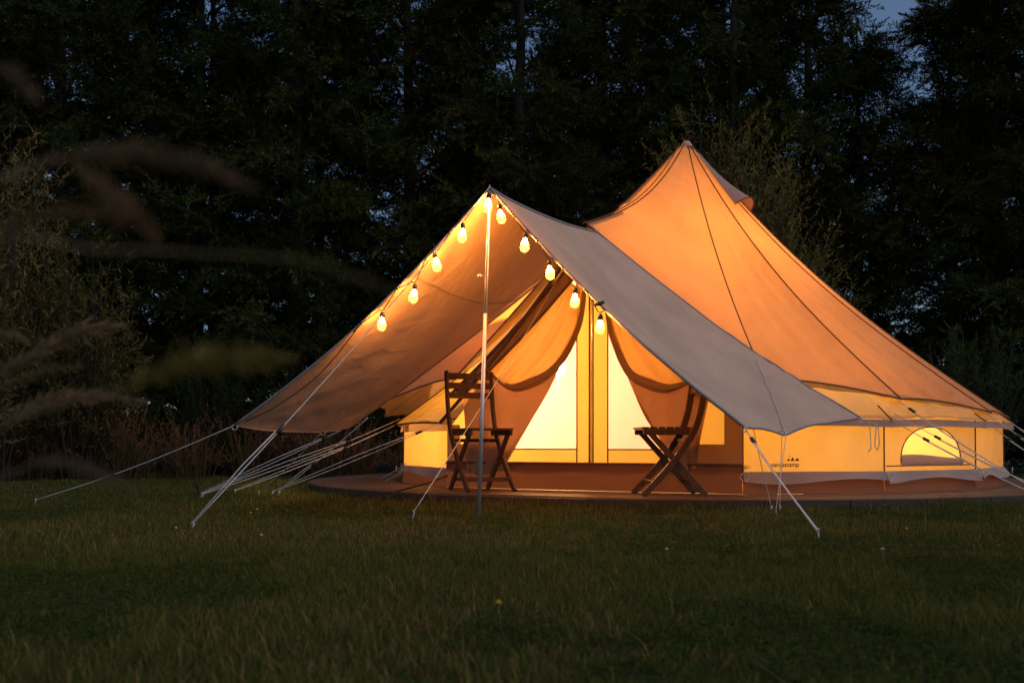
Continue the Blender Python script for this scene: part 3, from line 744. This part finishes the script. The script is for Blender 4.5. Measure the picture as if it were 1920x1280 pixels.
guy(LF, GP(66, 937), 'guy rope pulling the left front awning corner out to far left', 0.0042, 0.58, False)
guy(PEAK + DN * 0.03, GP(775, 960), 'thin guy rope from the door peak crossing in front of the left chair', 0.0035)
guy(RF, GP(1535, 995), 'thick guy rope from the right front awning corner down to the lawn', 0.005, 0.14, True, 0.012)
th87 = sc(F_TH[0])(F_T1[0]) + Vector((0, -0.05, 0.05))
def over(u0, v0, u1, v1, n=8): return [rfn(u0 + (u1 - u0) * i / n, v0 + (v1 - v0) * i / n) + Vector((0.004, -0.006, 0.008)) for i in range(n + 1)]
guy(th87, GP(1455, 955), 'rope running over the right awning slope and straight down to the lawn', 0.0035, None, mid=over(0.93, 0.66, 0.52, 1.0))
guy(P(1412, 802, 6.0), GP(1447, 952), 'thin rope slanting from the right awning edge left of the straight one', 0.0035)
guy(P(1466, 812, 6.45), GP(1462, 950), 'thin rope hanging beside the rope over the right awning slope', 0.003)
MB()
guy(LM, GP(485, 922), 'rope dropping from the middle of the left awning edge', 0.0035)
guy(LB, GP(377, 925), 'upper rope from the back left awning corner to the wooden stake', 0.0045, 0.22, True, 0.015)
e13 = eave_pt(SEAM_TH[NG]); e12 = eave_pt(SEAM_TH[NG - 1]); e11 = eave_pt(SEAM_TH[NG - 2])
guy(e13, GP(510, 922), 'rope with a black toggle from the tent eave left of the door', 0.004, 0.13)
guy(e12, GP(440, 920), 'rope from the left tip of the tent eave to the lit lawn', 0.004, 0.33)
guy(e12 + Vector((0.05, 0, 0.06)), GP(380, 926), 'cover rope from the left tip of the tent to the wooden stake', 0.004, 0.30)
guy(P(690, 783, 8.4), GP(522, 922), 'short steep rope behind the left awning slope', 0.0035, 0.6)
w12 = wall_fn(12)(0.8, 0.2, 0.03)
guy(P(762, 868, 9.35), P(712, 898, 9.6), 'short lower rope tying the left tent wall to the deck', 0.0035, None, ground=False)
guy(P(762, 880, 9.35), P(722, 902, 9.5), 'second short rope tying the left tent wall to the deck', 0.0035, None, ground=False)
# ropes on the right side of the tent
right = [(sc(F_TH[1])(F_T1[1]) + Vector((0, 0, 0.04)), (1990, 946, 0.03), 0.10, 'rope from the cover hem crossing above the arched window'),
         (eave_pt(SEAM_TH[1]), (1950, 930, 0.03), 0.22, 'rope with black toggle crossing the middle of the arched window'),
         (eave_pt(SEAM_TH[1]) + Vector((0.02, 0, 0.05)), (1985, 930, 0.03), 0.25, 'rope crossing the top of the arched window'),
         (eave_pt(SEAM_TH[2]), (2040, 915, 0.03), 0.20, 'rope from the right corner of the tent eave, lowest of them'),
         (sc(F_TH[2])(F_T1[2]) + Vector((0, 0, 0.04)), (2080, 920, 0.03), 0.25, 'rope from the right corner of the cover hem'),
         (eave_pt(SEAM_TH[3]), (2060, 895, 0.03), 0.25, 'rope from the far right of the tent eave'),
         (sc(F_TH[3])(F_T1[3]) + Vector((0, 0, 0.03)), (2120, 900, 0.03), 0.3, 'highest rope leaving the right edge of the tent')]
for a, (px, py, h), s, lb in right: guy(a, GP(px, py, h), lb, 0.004, s, True, 0.02)
# wooden stake and loose cords
st = GP(372, 932, 0.0)
sk = empty('wooden_stake', (st.x, st.y, 0), 'short dark wooden stake in the lawn at left', 'stake')
MB().tube([(st.x, st.y, -0.05), (st.x + 0.005, st.y, 0.05), (st.x - 0.01, st.y, 0.14)], [0.016, 0.016, 0.013], 7).build('stake_post', M['bark'], sk)
MB().tube([(st.x, st.y, 0.06), (st.x - 0.04, st.y, 0.13)], [0.008, 0.006], 6).build('stake_hook', M['bark'], sk)
lc = P(1634, 790, 7.35)
g = empty('loose_cord', (lc.x, lc.y, lc.z), 'looped loose cord hanging at the right back awning corner', 'cord')
MB().tube([P(1612, 785, 7.3), P(1630, 790, 7.3), P(1632, 815, 7.3), P(1633, 842, 7.3), P(1628, 845, 7.3)], 0.004, 5).build('cord_end', M['rope'], g)
MB().tube([P(1630, 790, 7.32), P(1644, 795, 7.32), P(1641, 820, 7.32), P(1640, 836, 7.32), P(1645, 844, 7.32), P(1649, 832, 7.32), P(1647, 800, 7.32), P(1636, 793, 7.32)], 0.004, 5).build('cord_loop', M['rope'], g)
pc = [P(838, 892, 8.5), P(815, 900, 8.3), P(790, 908, 8.1), P(765, 915, 7.85), P(742, 922, 7.72), P(725, 936, 7.6)]
cb = empty('power_cable', pc[2], 'black cable trailing from the tent over the left edge of the deck', 'cable'); MB().tube(pc, 0.008, 6).build('cable_run', M['black'], cb)

# ------------------------------------------------------------------ folding chairs
def chair(loc, face, label):
    t = empty('folding_chair', loc, label, 'chair', 'wooden folding chairs on the deck', math.atan2(face[1], face[0]) - math.pi / 2)
    W = 0.40; h = W / 2; SH = 0.50
    b = lambda mb, nm, par=t: mb.build(nm, M['chair'], par, False, False)
    for s in (-1, 1):
        x = s * h
        pts = [(x, 0.25, 0.0), (x, 0.09, 0.17), (x, -0.03, 0.32), (x, -0.125, 0.47), (x, -0.175, 0.62), (x, -0.205, 0.80), (x, -0.225, 0.975)]
        P_ = [Vector(p) for p in pts]; b(MB().curvebar([poly(P_, i / 16) for i in range(17)], 0.024, 0.046, (1, 0, 0)), 'upright')
        x2 = s * (h - 0.032)
        b(MB().bar((x2, -0.22, 0.0), (x2, 0.20, SH - 0.03), 0.022, 0.042, (0, 1, 0)), 'leg')
        b(MB().bar((x2 + s * 0.004, -0.14, SH - 0.035), (x2 + s * 0.004, 0.24, SH - 0.035), 0.022, 0.04), 'seat_rail')
    for z, y in ((0.935, -0.214), (0.855, -0.206), (0.775, -0.196)):
        b(MB().bar((-h, y, z), (h, y, z), 0.016, 0.050, (0, -0.1, 1)), 'back_slat')
    for i in range(7):
        y = -0.135 + i * 0.0605
        b(MB().bar((-h + 0.015, y, SH - 0.006), (h - 0.015, y, SH - 0.006), 0.046, 0.016), 'seat_slat')
    b(MB().bar((-h, 0.165, 0.095), (h, 0.165, 0.095), 0.018, 0.034), 'stretcher')
    b(MB().bar((-h + 0.03, -0.14, 0.09), (h - 0.03, -0.14, 0.09), 0.018, 0.03), 'stretcher')
    b(MB().bar((-h, -0.09, 0.405), (h, -0.09, 0.405), 0.018, 0.028), 'stretcher')
    return t
p = P(899, 917, 8.05); chair(Vector((p.x, p.y, DK + 0.001)), (0.42, -0.9), 'wooden folding chair at left beside the steel pole, turned to the camera')
p = P(1258, 925, 7.42); chair(Vector((p.x, p.y, DK + 0.001)), (-0.998, -0.06), 'wooden folding chair at right half under the awning edge, seen side on')

# ------------------------------------------------------------------ vegetation builders
def leaf_mesh(name, tri, tint, mat, quads=False):
    """tri: (n,3,3) triangles; tint: (n,3) colours"""
    n = len(tri); me = bpy.data.meshes.new(name)
    me.vertices.add(n * 3); me.vertices.foreach_set('co', tri.reshape(-1).astype(np.float32))
    me.loops.add(n * 3); me.loops.foreach_set('vertex_index', np.arange(n * 3, dtype=np.int32))
    me.polygons.add(n); me.polygons.foreach_set('loop_start', np.arange(0, n * 3, 3, dtype=np.int32))
    me.update(calc_edges=True)
    at = me.attributes.new('tint', 'FLOAT_COLOR', 'POINT')
    c = np.ones((n * 3, 4), np.float32); c[:, :3] = np.repeat(tint, 3, 0); at.data.foreach_set('color', c.reshape(-1))
    me.materials.append(mat); return me
def unit(a): return a / np.maximum(np.linalg.norm(a, axis=-1, keepdims=True), 1e-9)
def leaves_at(pos, d, length, width, rng, flat=None):
    """triangles growing from pos along d"""
    n = len(pos); up = rng.normal(size=(n, 3)) * 0.8 + (np.array([0, 0, 1.0]) if flat is None else flat)
    side = unit(np.cross(d, up))
    a = pos - side * width[:, None] * 0.5; b = pos + side * width[:, None] * 0.5; c = pos + d * length[:, None]
    mid = pos + d * length[:, None] * 0.35
    a = mid - side * width[:, None] * .5 - d * length[:, None] * .3; b = mid + side * width[:, None] * .5 - d * length[:, None] * .1
    return np.stack([a, b, c], 1)

def conifer_variant(seed, H, RM):
    """dense cypress-like conifer: steep limbs carrying flat sprays, in clumps of uneven density"""
    rng = np.random.default_rng(seed); tris = []; tints = []; wood = MB()
    wood.tube([(0, 0, -0.1), (0.06, 0.02, H * 0.3), (-0.04, 0.05, H * 0.65), (0.03, 0.0, H)], [0.16, 0.12, 0.07, 0.015], 9)
    n = int(27 * H); ph = rng.uniform(0, 6.28, 6)
    def lump(p): return math.sin(p[0] * 2.3 + ph[0]) * math.sin(p[2] * 1.7 + ph[1]) + math.sin(p[1] * 2.6 + ph[2]) * math.sin(p[2] * 2.9 + ph[3]) * 0.7
    for i in range(n):
        q = (i + rng.uniform(0, 1)) / n; h = 0.1 + (H - 0.6) * q
        f = h / H; rad = RM * (0.62 + 0.38 * min(f / 0.15, 1)) * (1 - f) ** 0.55 * rng.uniform(0.45, 1.12) + 0.15
        az = i * 2.39996 + rng.uniform(-0.6, 0.6); rise = rng.uniform(0.15, 1.0)
        dx, dy = math.cos(az), math.sin(az)
        def lp(s): return np.array([dx * rad * s, dy * rad * s, h + rad * (rise * s - 0.35 * s * s)])
        if i % 3 == 0: wood.tube([lp(0), lp(0.35), lp(0.7), lp(0.95)], [0.03 * (1 - f) + 0.012, 0.02 * (1 - f) + .01, 0.012, 0.005], 4, False)
        ns = int(8 + rad * 14)
        tone = rng.uniform(0.45, 1.3); warm = rng.uniform(0, 1)
        for k in range(ns):
            s = rng.uniform(0.08, 1.0) ** 0.7; p0 = lp(s)
            if lump(p0) < -0.36 and rng.random() < 0.9: continue
            a2 = az + rng.uniform(-1.3, 1.3) * (1.2 - 0.5 * s)
            sl = rng.uniform(0.28, 0.62); pitch = rng.uniform(-0.6, 0.75)
            d0 = np.array([math.cos(a2) * math.cos(pitch), math.sin(a2) * math.cos(pitch), math.sin(pitch)])
            m = 26; tt = np.linspace(0.03, 1, m); ax = p0 + d0 * (sl * tt)[:, None] + np.array([0, 0, -0.25 * sl]) * (tt ** 2)[:, None]
            lat = unit(np.cross(d0, rng.normal(size=3)))
            sg = np.where(np.arange(m) % 2 == 0, 1.0, -1.0)[:, None]
            d = unit(d0 * 0.8 + lat * sg * rng.uniform(0.4, 0.9, (m, 1)) + rng.normal(size=(m, 3)) * 0.25)
            L = rng.uniform(0.07, 0.15, m) * (1.25 - 0.6 * tt); w = rng.uniform(0.018, 0.036, m)
            tris.append(leaves_at(ax, d, L, w, rng))
            base = np.array([0.040, 0.060, 0.018]) * (1 - warm * .6) + np.array([0.075, 0.072, 0.017]) * warm * .6
            tints.append(base * (tone * rng.uniform(0.7, 1.3, (m, 1))))
    return leaf_mesh('crown', np.concatenate(tris), np.concatenate(tints), M['leaf']), wood
def mb_mesh(name, mb, mat):
    me = bpy.data.meshes.new(name); me.from_pydata([tuple(v) for v in mb.v], [], mb.f); me.materials.append(mat)
    me.polygons.foreach_set('use_smooth', [True] * len(me.polygons)); return me
variants = []
for sd, H, RMx in ((11, 11.5, 2.1), (12, 10.4, 1.9), (13, 12.6, 2.3), (14, 9.2, 1.8)):
    cme, wd = conifer_variant(sd, H, RMx); variants.append((cme, mb_mesh('trunk', wd, M['bark'])))
def conifer(x, y, v, s, rz, label):
    t = empty('conifer_tree', (x, y, 0), label, 'tree', 'conifers in the hedge behind the tent', rz); t.scale = (s, s, s)
    link('crown', variants[v][0], t); link('trunk', variants[v][1], t)
# near row, then far row
near = [(-9.2, 16.6, 0, 1.00), (-7.2, 16.0, 2, 0.92), (-5.3, 16.8, 1, 1.05), (-3.5, 16.1, 0, 0.98), (-1.7, 16.7, 2, 0.95), (0.1, 16.0, 1, 1.02), (1.9, 16.9, 0, 1.0), (3.7, 16.4, 3, 1.08), (5.0, 16.9, 1, 0.95), (5.95, 17.2, 3, 0.84), (7.05, 16.0, 3, 0.86), (8.3, 15.6, 2, 0.98), (9.7, 15.2, 0, 1.05)]
for i, (x, y, v, s) in enumerate(near):
    conifer(x, y, v, s, i * 1.9, 'dark conifer standing %s from the left in the near hedge row' % ('first second third fourth fifth sixth seventh eighth ninth tenth eleventh twelfth thirteenth'.split()[i]))
far = [(-10.4, 19.8, 2, 1.0), (-8.0, 20.2, 1, 1.1), (-5.9, 19.6, 0, 1.0), (-3.9, 20.3, 2, 0.95), (-0.9, 19.8, 1, 1.08), (1.9, 20.4, 2, 0.97), (4.3, 20.2, 0, 0.98), (9.6, 19.8, 2, 1.0), (11.4, 19.2, 0, 1.0)]
for i, (x, y, v, s) in enumerate(far):
    conifer(x, y, v, s, i * 2.3 + 1, 'conifer of the far hedge row behind, %s from the left' % ('first second third fourth fifth sixth seventh eighth ninth tenth'.split()[i]))

def willow(x, y, H, spread, nst, seed, tone, label, name='willow_shrub'):
    rng = np.random.default_rng(seed); tris = []; tints = []; wood = MB()
    for i in range(nst):
        az = rng.uniform(0, 6.283); rr = spread * rng.uniform(0.1, 1.0) ** 0.7; hh = H * rng.uniform(0.5, 1.0) * (1 - 0.25 * (rr / spread) ** 2)
        b = np.array([0.25 * math.cos(az) * rng.uniform(0, 1), 0.25 * math.sin(az) * rng.uniform(0, 1), 0])
        tip = np.array([rr * math.cos(az), rr * math.sin(az), hh]); ctl = np.array([rr * .75 * math.cos(az), rr * .75 * math.sin(az), hh * 0.55])
        def bz(s): return b * (1 - s) ** 2 + ctl * 2 * s * (1 - s) + tip * s * s
        wood.tube([bz(s) for s in (0, .3, .6, .9, 1)], [0.022, 0.016, 0.010, 0.005, 0.002], 4, False)
        for k in range(9):
            s0 = rng.uniform(0.15, 1.0); p0 = bz(s0); d0 = unit(np.array([math.cos(az) * .5, math.sin(az) * .5, 1.0]) + rng.normal(size=3) * 0.5)
            tl_ = rng.uniform(0.25, 0.6) * min(1.0, H / 4); m = 15; tt = np.linspace(0, 1, m); ax = p0 + d0 * (tl_ * tt)[:, None]
            d = unit(d0 * 0.7 + rng.normal(size=(m, 3)) * 0.55); L = rng.uniform(0.06, 0.13, m); w = rng.uniform(0.014, 0.028, m)
            tris.append(leaves_at(ax, d, L, w, rng))
            tints.append(np.array(tone) * rng.uniform(0.6, 1.4, (m, 1)))
    t = empty(name, (x, y, 0), label, 'shrub')
    link('foliage', leaf_mesh('foliage', np.concatenate(tris), np.concatenate(tints), M['leaf2']), t); link('stems', mb_mesh('stems', wood, M['bark']), t)
willow(3.05, 14.5, 5.6, 1.3, 380, 21, (0.17, 0.155, 0.045), 'tall olive green willow shrub behind the tent top', 'willow_shrub')
willow(4.1, 14.2, 3.9, 0.7, 80, 22, (0.17, 0.15, 0.05), 'smaller willow shrub right behind the sloping tent roof')
willow(-6.2, 11.8, 4.7, 0.75, 110, 23, (0.19, 0.145, 0.05), 'tall feathery olive shrub at the left edge')
willow(-5.35, 12.3, 3.0, 0.75, 80, 24, (0.11, 0.10, 0.032), 'lower olive shrub in front of the conifers at left')
willow(6.1, 13.2, 2.2, 0.8, 80, 25, (0.05, 0.075, 0.03), 'low dark green bush beyond the right tent corner', 'leafy_bush')
willow(-2.4, 14.3, 1.9, 1.1, 80, 26, (0.035, 0.05, 0.018), 'low dark bush behind the left awning slope', 'leafy_bush')
willow(-4.2, 14.4, 1.6, 1.1, 80, 27, (0.035, 0.05, 0.018), 'low dark bush at the hedge foot left of the awning', 'leafy_bush')
willow(8.0, 13.4, 1.8, 1.1, 80, 28, (0.03, 0.045, 0.018), 'low dark bush at the right edge of the picture', 'leafy_bush')

# tufts of dry grass along the hedge foot
def tuft_mesh(seed):
    rng = np.random.default_rng(seed); tris = []; tints = []
    for i in range(70):
        az = rng.uniform(0, 6.283); ln = rng.uniform(0.25, 0.85); sp = rng.uniform(0.08, 0.6)
        b = np.array([rng.normal() * .10, rng.normal() * .10, 0]); tip = b + np.array([math.cos(az) * sp, math.sin(az) * sp, ln]); sd = np.array([-math.sin(az), math.cos(az), 0]) * 0.006
        mid = b + (tip - b) * 0.55 + np.array([0, 0, 0.08]); c = np.array([0.12, 0.075, 0.036]) * rng.uniform(0.6, 1.3) if rng.random() < .7 else np.array([0.06, 0.07, 0.025])
        for t3 in ((b - sd, b + sd, mid - sd), (b + sd, mid + sd, mid - sd), (mid - sd, mid + sd, tip)): tris.append(np.array(t3)[None]); tints.append(c[None])
        if rng.random() < 0.45:
            m = 22; tt = np.linspace(0.72, 1.08, m); ax = b + (tip - b) * tt[:, None]; d = unit((tip - b)[None] * 1.2 + rng.normal(size=(m, 3)) * 0.45)
            tris.append(leaves_at(ax, d, rng.uniform(0.03, 0.06, m), rng.uniform(0.008, 0.014, m), rng)); tints.append(np.array([0.23, 0.115, 0.06]) * rng.uniform(0.7, 1.3, (m, 1)))
    return leaf_mesh('blades', np.concatenate(tris), np.concatenate(tints), M['straw'])
tm = [tuft_mesh(s) for s in (31, 32, 33)]
rr = random.Random(5)
for i in range(34):
    x = -7.2 + i * 0.235 + rr.uniform(-.1, .1); y = rr.uniform(12.0, 13.6)
    t = empty('dry_grass_tuft', (x, y, 0), 'tuft of tall dry reddish grass at the hedge foot left of the tent', 'grass tuft', 'dry grass tufts along the hedge foot', rr.uniform(0, 6)); s = rr.uniform(0.8, 1.15); t.scale = (s, s, s)
    link('blades', tm[i % 3], t)

# ------------------------------------------------------------------ lawn
def lawn():
    rng = np.random.default_rng(3); P0 = []
    def band(z0, z1, dens, hmul, wmul):
        wid = 0.58 * z1 + 1.2; n = int((z1 - z0) * 2 * wid * dens)
        x = rng.uniform(-wid, wid, n); y = rng.uniform(z0, z1, n); k = np.abs(x) < 0.56 * y + 1.0
        x, y = x[k], y[k]; P0.append((x, y, np.full(len(x), hmul), np.full(len(x), wmul)))
    band(1.3, 2.6, 12000, 1.0, 0.8); band(2.6, 4.2, 9500, 1.0, 0.85); band(4.2, 6.5, 5000, 1.0, 1.1); band(6.5, 9.5, 2900, 1.0, 1.4); band(9.5, 13.5, 1000, 1.0, 2.2)
    x = np.concatenate([p[0] for p in P0]); y = np.concatenate([p[1] for p in P0]); wm = np.concatenate([p[3] for p in P0])
    k = (x - DC.x) ** 2 + (y - DC.y) ** 2 > (DR + 0.012) ** 2; x, y, wm = x[k], y[k], wm[k]; n = len(x)
    # patchy growth: value noise at three scales
    def vn(cell, sd):
        g_ = np.random.default_rng(sd).uniform(-1, 1, (90, 90)); fx = (x + 12) / cell % 88; fy = (y + 3) / cell % 88; ix = fx.astype(int); iy = fy.astype(int); u = fx - ix; v = fy - iy
        u = u * u * (3 - 2 * u); v = v * v * (3 - 2 * v)
        return g_[ix, iy] * (1 - u) * (1 - v) + g_[ix + 1, iy] * u * (1 - v) + g_[ix, iy + 1] * (1 - u) * v + g_[ix + 1, iy + 1] * u * v
    pt = 0.55 * vn(0.9, 1) + 0.45 * vn(0.33, 2) + 0.35 * vn(0.13, 3); dr = 0.6 * vn(1.3, 4) + 0.5 * vn(0.22, 5)
    hgt = rng.uniform(0.014, 0.048, n) * np.clip(1.15 - 0.1 * (y - 1.5), 1.0, 1.15) * np.clip(1.0 + 0.75 * pt, 0.3, 2.2) * np.where(rng.random(n) < 0.025, 1.7, 1.0)
    dd = np.sqrt((x - DC.x) ** 2 + (y - DC.y) ** 2) - DR; hgt *= 1.0 + 0.9 * np.exp(-np.maximum(dd, 0) / 0.12)
    az = rng.uniform(0, 6.283, n); lean = rng.uniform(0.15, 0.9, n) * hgt
    w = rng.uniform(0.0012, 0.0027, n) * wm
    dx, dy = np.cos(az), np.sin(az); a2 = az + rng.normal(0, 0.6, n) + 1.57; sx, sy = np.cos(a2) * w, np.sin(a2) * w
    b = np.stack([x, y, np.zeros(n)], 1); mid = b + np.stack([dx * lean * .3, dy * lean * .3, hgt * .6], 1); tip = b + np.stack([dx * lean, dy * lean, hgt], 1)
    s = np.stack([sx, sy, np.zeros(n)], 1)
    T = np.stack([np.stack([b - s, b + s, mid - s * .8], 1), np.stack([b + s, mid + s * .8, mid - s * .8], 1), np.stack([mid - s * .8, mid + s * .8, tip], 1)], 1)
    g = np.array([0.112, 0.124, 0.028]); dry = np.array([0.22, 0.155, 0.062]); dk = np.array([0.078, 0.090, 0.023])
    m = rng.random(n); dm = np.clip(0.13 + 0.24 * dr, 0.02, 0.7)
    c = np.where((m < dm)[:, None], dry, np.where((m < 0.55)[:, None], g, dk)) * rng.uniform(0.7, 1.3, (n, 1))
    # clover leaves, nearly flat, where the grass is thin
    k2 = np.where((pt < -0.12) & (rng.random(n) < 0.30) & (y < 7.5))[0]; nk = len(k2); cz = rng.uniform(0.012, 0.035, nk); cc = np.stack([x[k2], y[k2], cz], 1); a0 = rng.uniform(0, 6.28, nk); CT = []; CC = []
    for q in range(3):
        a_ = a0 + q * 2.094; r_ = rng.uniform(0.007, 0.013, nk); d1 = np.stack([np.cos(a_ - .55), np.sin(a_ - .55), rng.uniform(-.2, .5, nk)], 1) * r_[:, None]; d2 = np.stack([np.cos(a_ + .55), np.sin(a_ + .55), rng.uniform(-.2, .5, nk)], 1) * r_[:, None]
        CT.append(np.stack([cc, cc + d1, cc + d2], 1)); CC.append(np.array([0.036, 0.062, 0.014]) * rng.uniform(0.7, 1.4, (nk, 1)))
    TT = np.concatenate([T.reshape(-1, 3, 3)] + CT); cols = np.concatenate([np.repeat(c, 3, 0)] + CC)
    me = leaf_mesh('lawn_grass', TT, cols, M['grass'])
    tag(link('lawn_grass', me), 'short green lawn grass with dry blades in front of the tent', 'grass', kind='stuff')
lawn()

# small flowers in the lawn
def flower(px, py, white, label, h=0.09):
    q = GP(px, py, h); nm = 'clover_flower' if white else 'dandelion'
    t = empty(nm, (q.x, q.y, 0), label, 'flower', 'flowers in the lawn')
    MB().tube([(q.x + 0.01, q.y, 0), (q.x + 0.004, q.y, h * .5), (q.x, q.y, h)], 0.0015, 5).build('flower_stem', M['stem'], t)
    mb = MB(); rg = random.Random(px)
    for i in range(26):
        a = i * 2.4; e = 0.15 + 1.3 * i / 26; d = Vector((math.cos(a) * math.cos(e), math.sin(a) * math.cos(e), math.sin(e))); sd = Vector((-math.sin(a), math.cos(a), 0)) * 0.0018; L = 0.008 if white else 0.009
        o = q
        mb.add([o - sd, o + sd, o + d * L + sd, o + d * L - sd], [(0, 1, 2, 3)])
    mb.build('petals', M['white_petal'] if white else M['petal'], t, False)
for px, py, wh, lb in ((470, 962, 0, 'yellow dandelion near the lit grass at left'), (482, 955, 1, 'white clover flower near the lit grass at left'), (490, 1004, 1, 'white clover flower in the left lawn below the lit patch'),
                       (1250, 1030, 1, 'white clover flower right of centre in the lawn'), (935, 1131, 0, 'yellow dandelion in the middle foreground'),
                       (1700, 992, 0, 'yellow dandelion in the right lawn'), (1655, 1030, 1, 'white clover flower in the right lawn'), (330, 990, 1, 'small white flower beside the long rope peg')):
    flower(px, py, wh, lb)

# ------------------------------------------------------------------ tall grass stalks close to the camera at left
def stalk(pix, z, head, label, tone, thick=0.0007, hl=0.05, dens=150, seed=1):
    """pix: stalk path as pixels from root side to tip at depth z; head: fraction where the seed head starts"""
    rng = np.random.default_rng(seed); pts = [P(x, y, z + dz) for x, y, dz in [(p + (0,))[:3] for p in pix]]
    first = pts[0]; root = Vector((first.x - 0.10 * z, first.y, 0.0)); path = [root, Vector((first.x - 0.06 * z, first.y, first.z * 0.7))] + pts
    t = empty('grass_stalk', (root.x, root.y, 0), label, 'grass stalk', 'tall grass stalks close to the camera')
    line_ = [poly(path, i / 40) for i in range(41)]
    MB().tube(line_, [thick * (1.3 - 0.8 * i / 40) for i in range(41)], 5).build('stalk_stem', M['straw_stem'], t)
    n = dens; u = rng.uniform(head, 1.0, n); q = np.array([poly(path, a) for a in u]); q2 = np.array([poly(path, min(1, a + 0.01)) for a in u]) - np.array([poly(path, a - 0.01) for a in u])
    env = np.sin(np.pi * np.clip((u - head) / (1 - head) * 0.9 + 0.08, 0, 1)) ** 0.6
    d = unit(unit(q2) * 1.1 + rng.normal(size=(n, 3)) * 0.5 * env[:, None]); L = hl * rng.uniform(0.5, 1.0, n) * (0.4 + env) * 0.5; w = L * rng.uniform(0.12, 0.2, n)
    off = rng.normal(size=(n, 3)) * (hl * 0.10 * env)[:, None]
    tri = leaves_at(q + off, d, L, w, rng) - np.array(t.location)
    link('seed_head', leaf_mesh('seed_head', tri, np.array(tone) * rng.uniform(0.7, 1.3, (n, 1)), M['straw']), t)
M['straw_stem'] = plain('straw_stem', (0.14, 0.10, 0.05), (0.2, 0.14, 0.07), 0.8, 40, bump=0)
BR = (0.15, 0.105, 0.06); YG = (0.22, 0.18, 0.05)
stalk([(-60, 420), (60, 320), (180, 292), (330, 300), (470, 352)], 0.50, 0.55, 'brown blurred grass head arching highest across the upper left', BR, hl=0.022, dens=420, seed=41)
stalk([(-60, 440), (80, 300), (170, 335), (235, 390), (290, 445)], 0.55, 0.6, 'blurred grass head drooping steeply below the arching one', (0.20, 0.13, 0.07), hl=0.02, dens=380, seed=42)
stalk([(-80, 480), (0, 425), (120, 402), (240, 408), (280, 425)], 0.50, 0.5, 'dark blurred grass head lying level at far left', (0.14, 0.08, 0.04), hl=0.018, dens=300, seed=43)
stalk([(-60, 830), (80, 770), (240, 722), (400, 672), (535, 672)], 0.55, 0.66, 'yellowish blurred grass head pointing at the awning', YG, hl=0.026, dens=420, seed=44)
stalk([(-60, 120), (-30, 118), (0, 128), (35, 150), (75, 190)], 0.5, 0.6, 'blurred grass tip at the upper left edge', BR, hl=0.014, dens=160, seed=45)
stalk([(-60, 500), (200, 470), (420, 478), (580, 492), (740, 545)], 0.48, 0.62, 'faint green blurred grass blade across the hedge', (0.05, 0.06, 0.02), hl=0.013, dens=90, seed=46)
stalk([(-60, 960), (40, 880), (110, 865), (190, 890), (255, 925)], 0.62, 0.5, 'blurred brown grass head low over the left lawn', BR, hl=0.016, dens=260, seed=47)
stalk([(-80, 760), (-20, 712), (60, 672), (140, 625), (226, 611)], 1.5, 0.5, 'long feathery grass plume at left, uppermost of the sharper ones', (0.24, 0.17, 0.09), hl=0.05, dens=420, seed=48)
stalk([(-80, 780), (-20, 735), (40, 712), (100, 690), (152, 689)], 1.55, 0.5, 'thin green grass plume below the uppermost feathery one', (0.16, 0.14, 0.06), hl=0.03, dens=240, seed=49)
stalk([(-80, 880), (20, 800), (80, 758), (170, 742), (272, 752)], 1.6, 0.52, 'feathery grass plume with curved tip above the left guy rope', (0.24, 0.17, 0.09), hl=0.04, dens=380, seed=50)
stalk([(-80, 860), (-10, 810), (40, 775), (90, 748), (128, 732)], 1.65, 0.5, 'short feathery grass plume close to the left edge', (0.22, 0.15, 0.08), hl=0.035, dens=260, seed=51)
stalk([(-80, 690), (-50, 650), (-20, 634), (20, 630), (52, 642)], 1.5, 0.5, 'grass plume tip just inside the left edge', (0.22, 0.16, 0.08), hl=0.035, dens=240, seed=52)
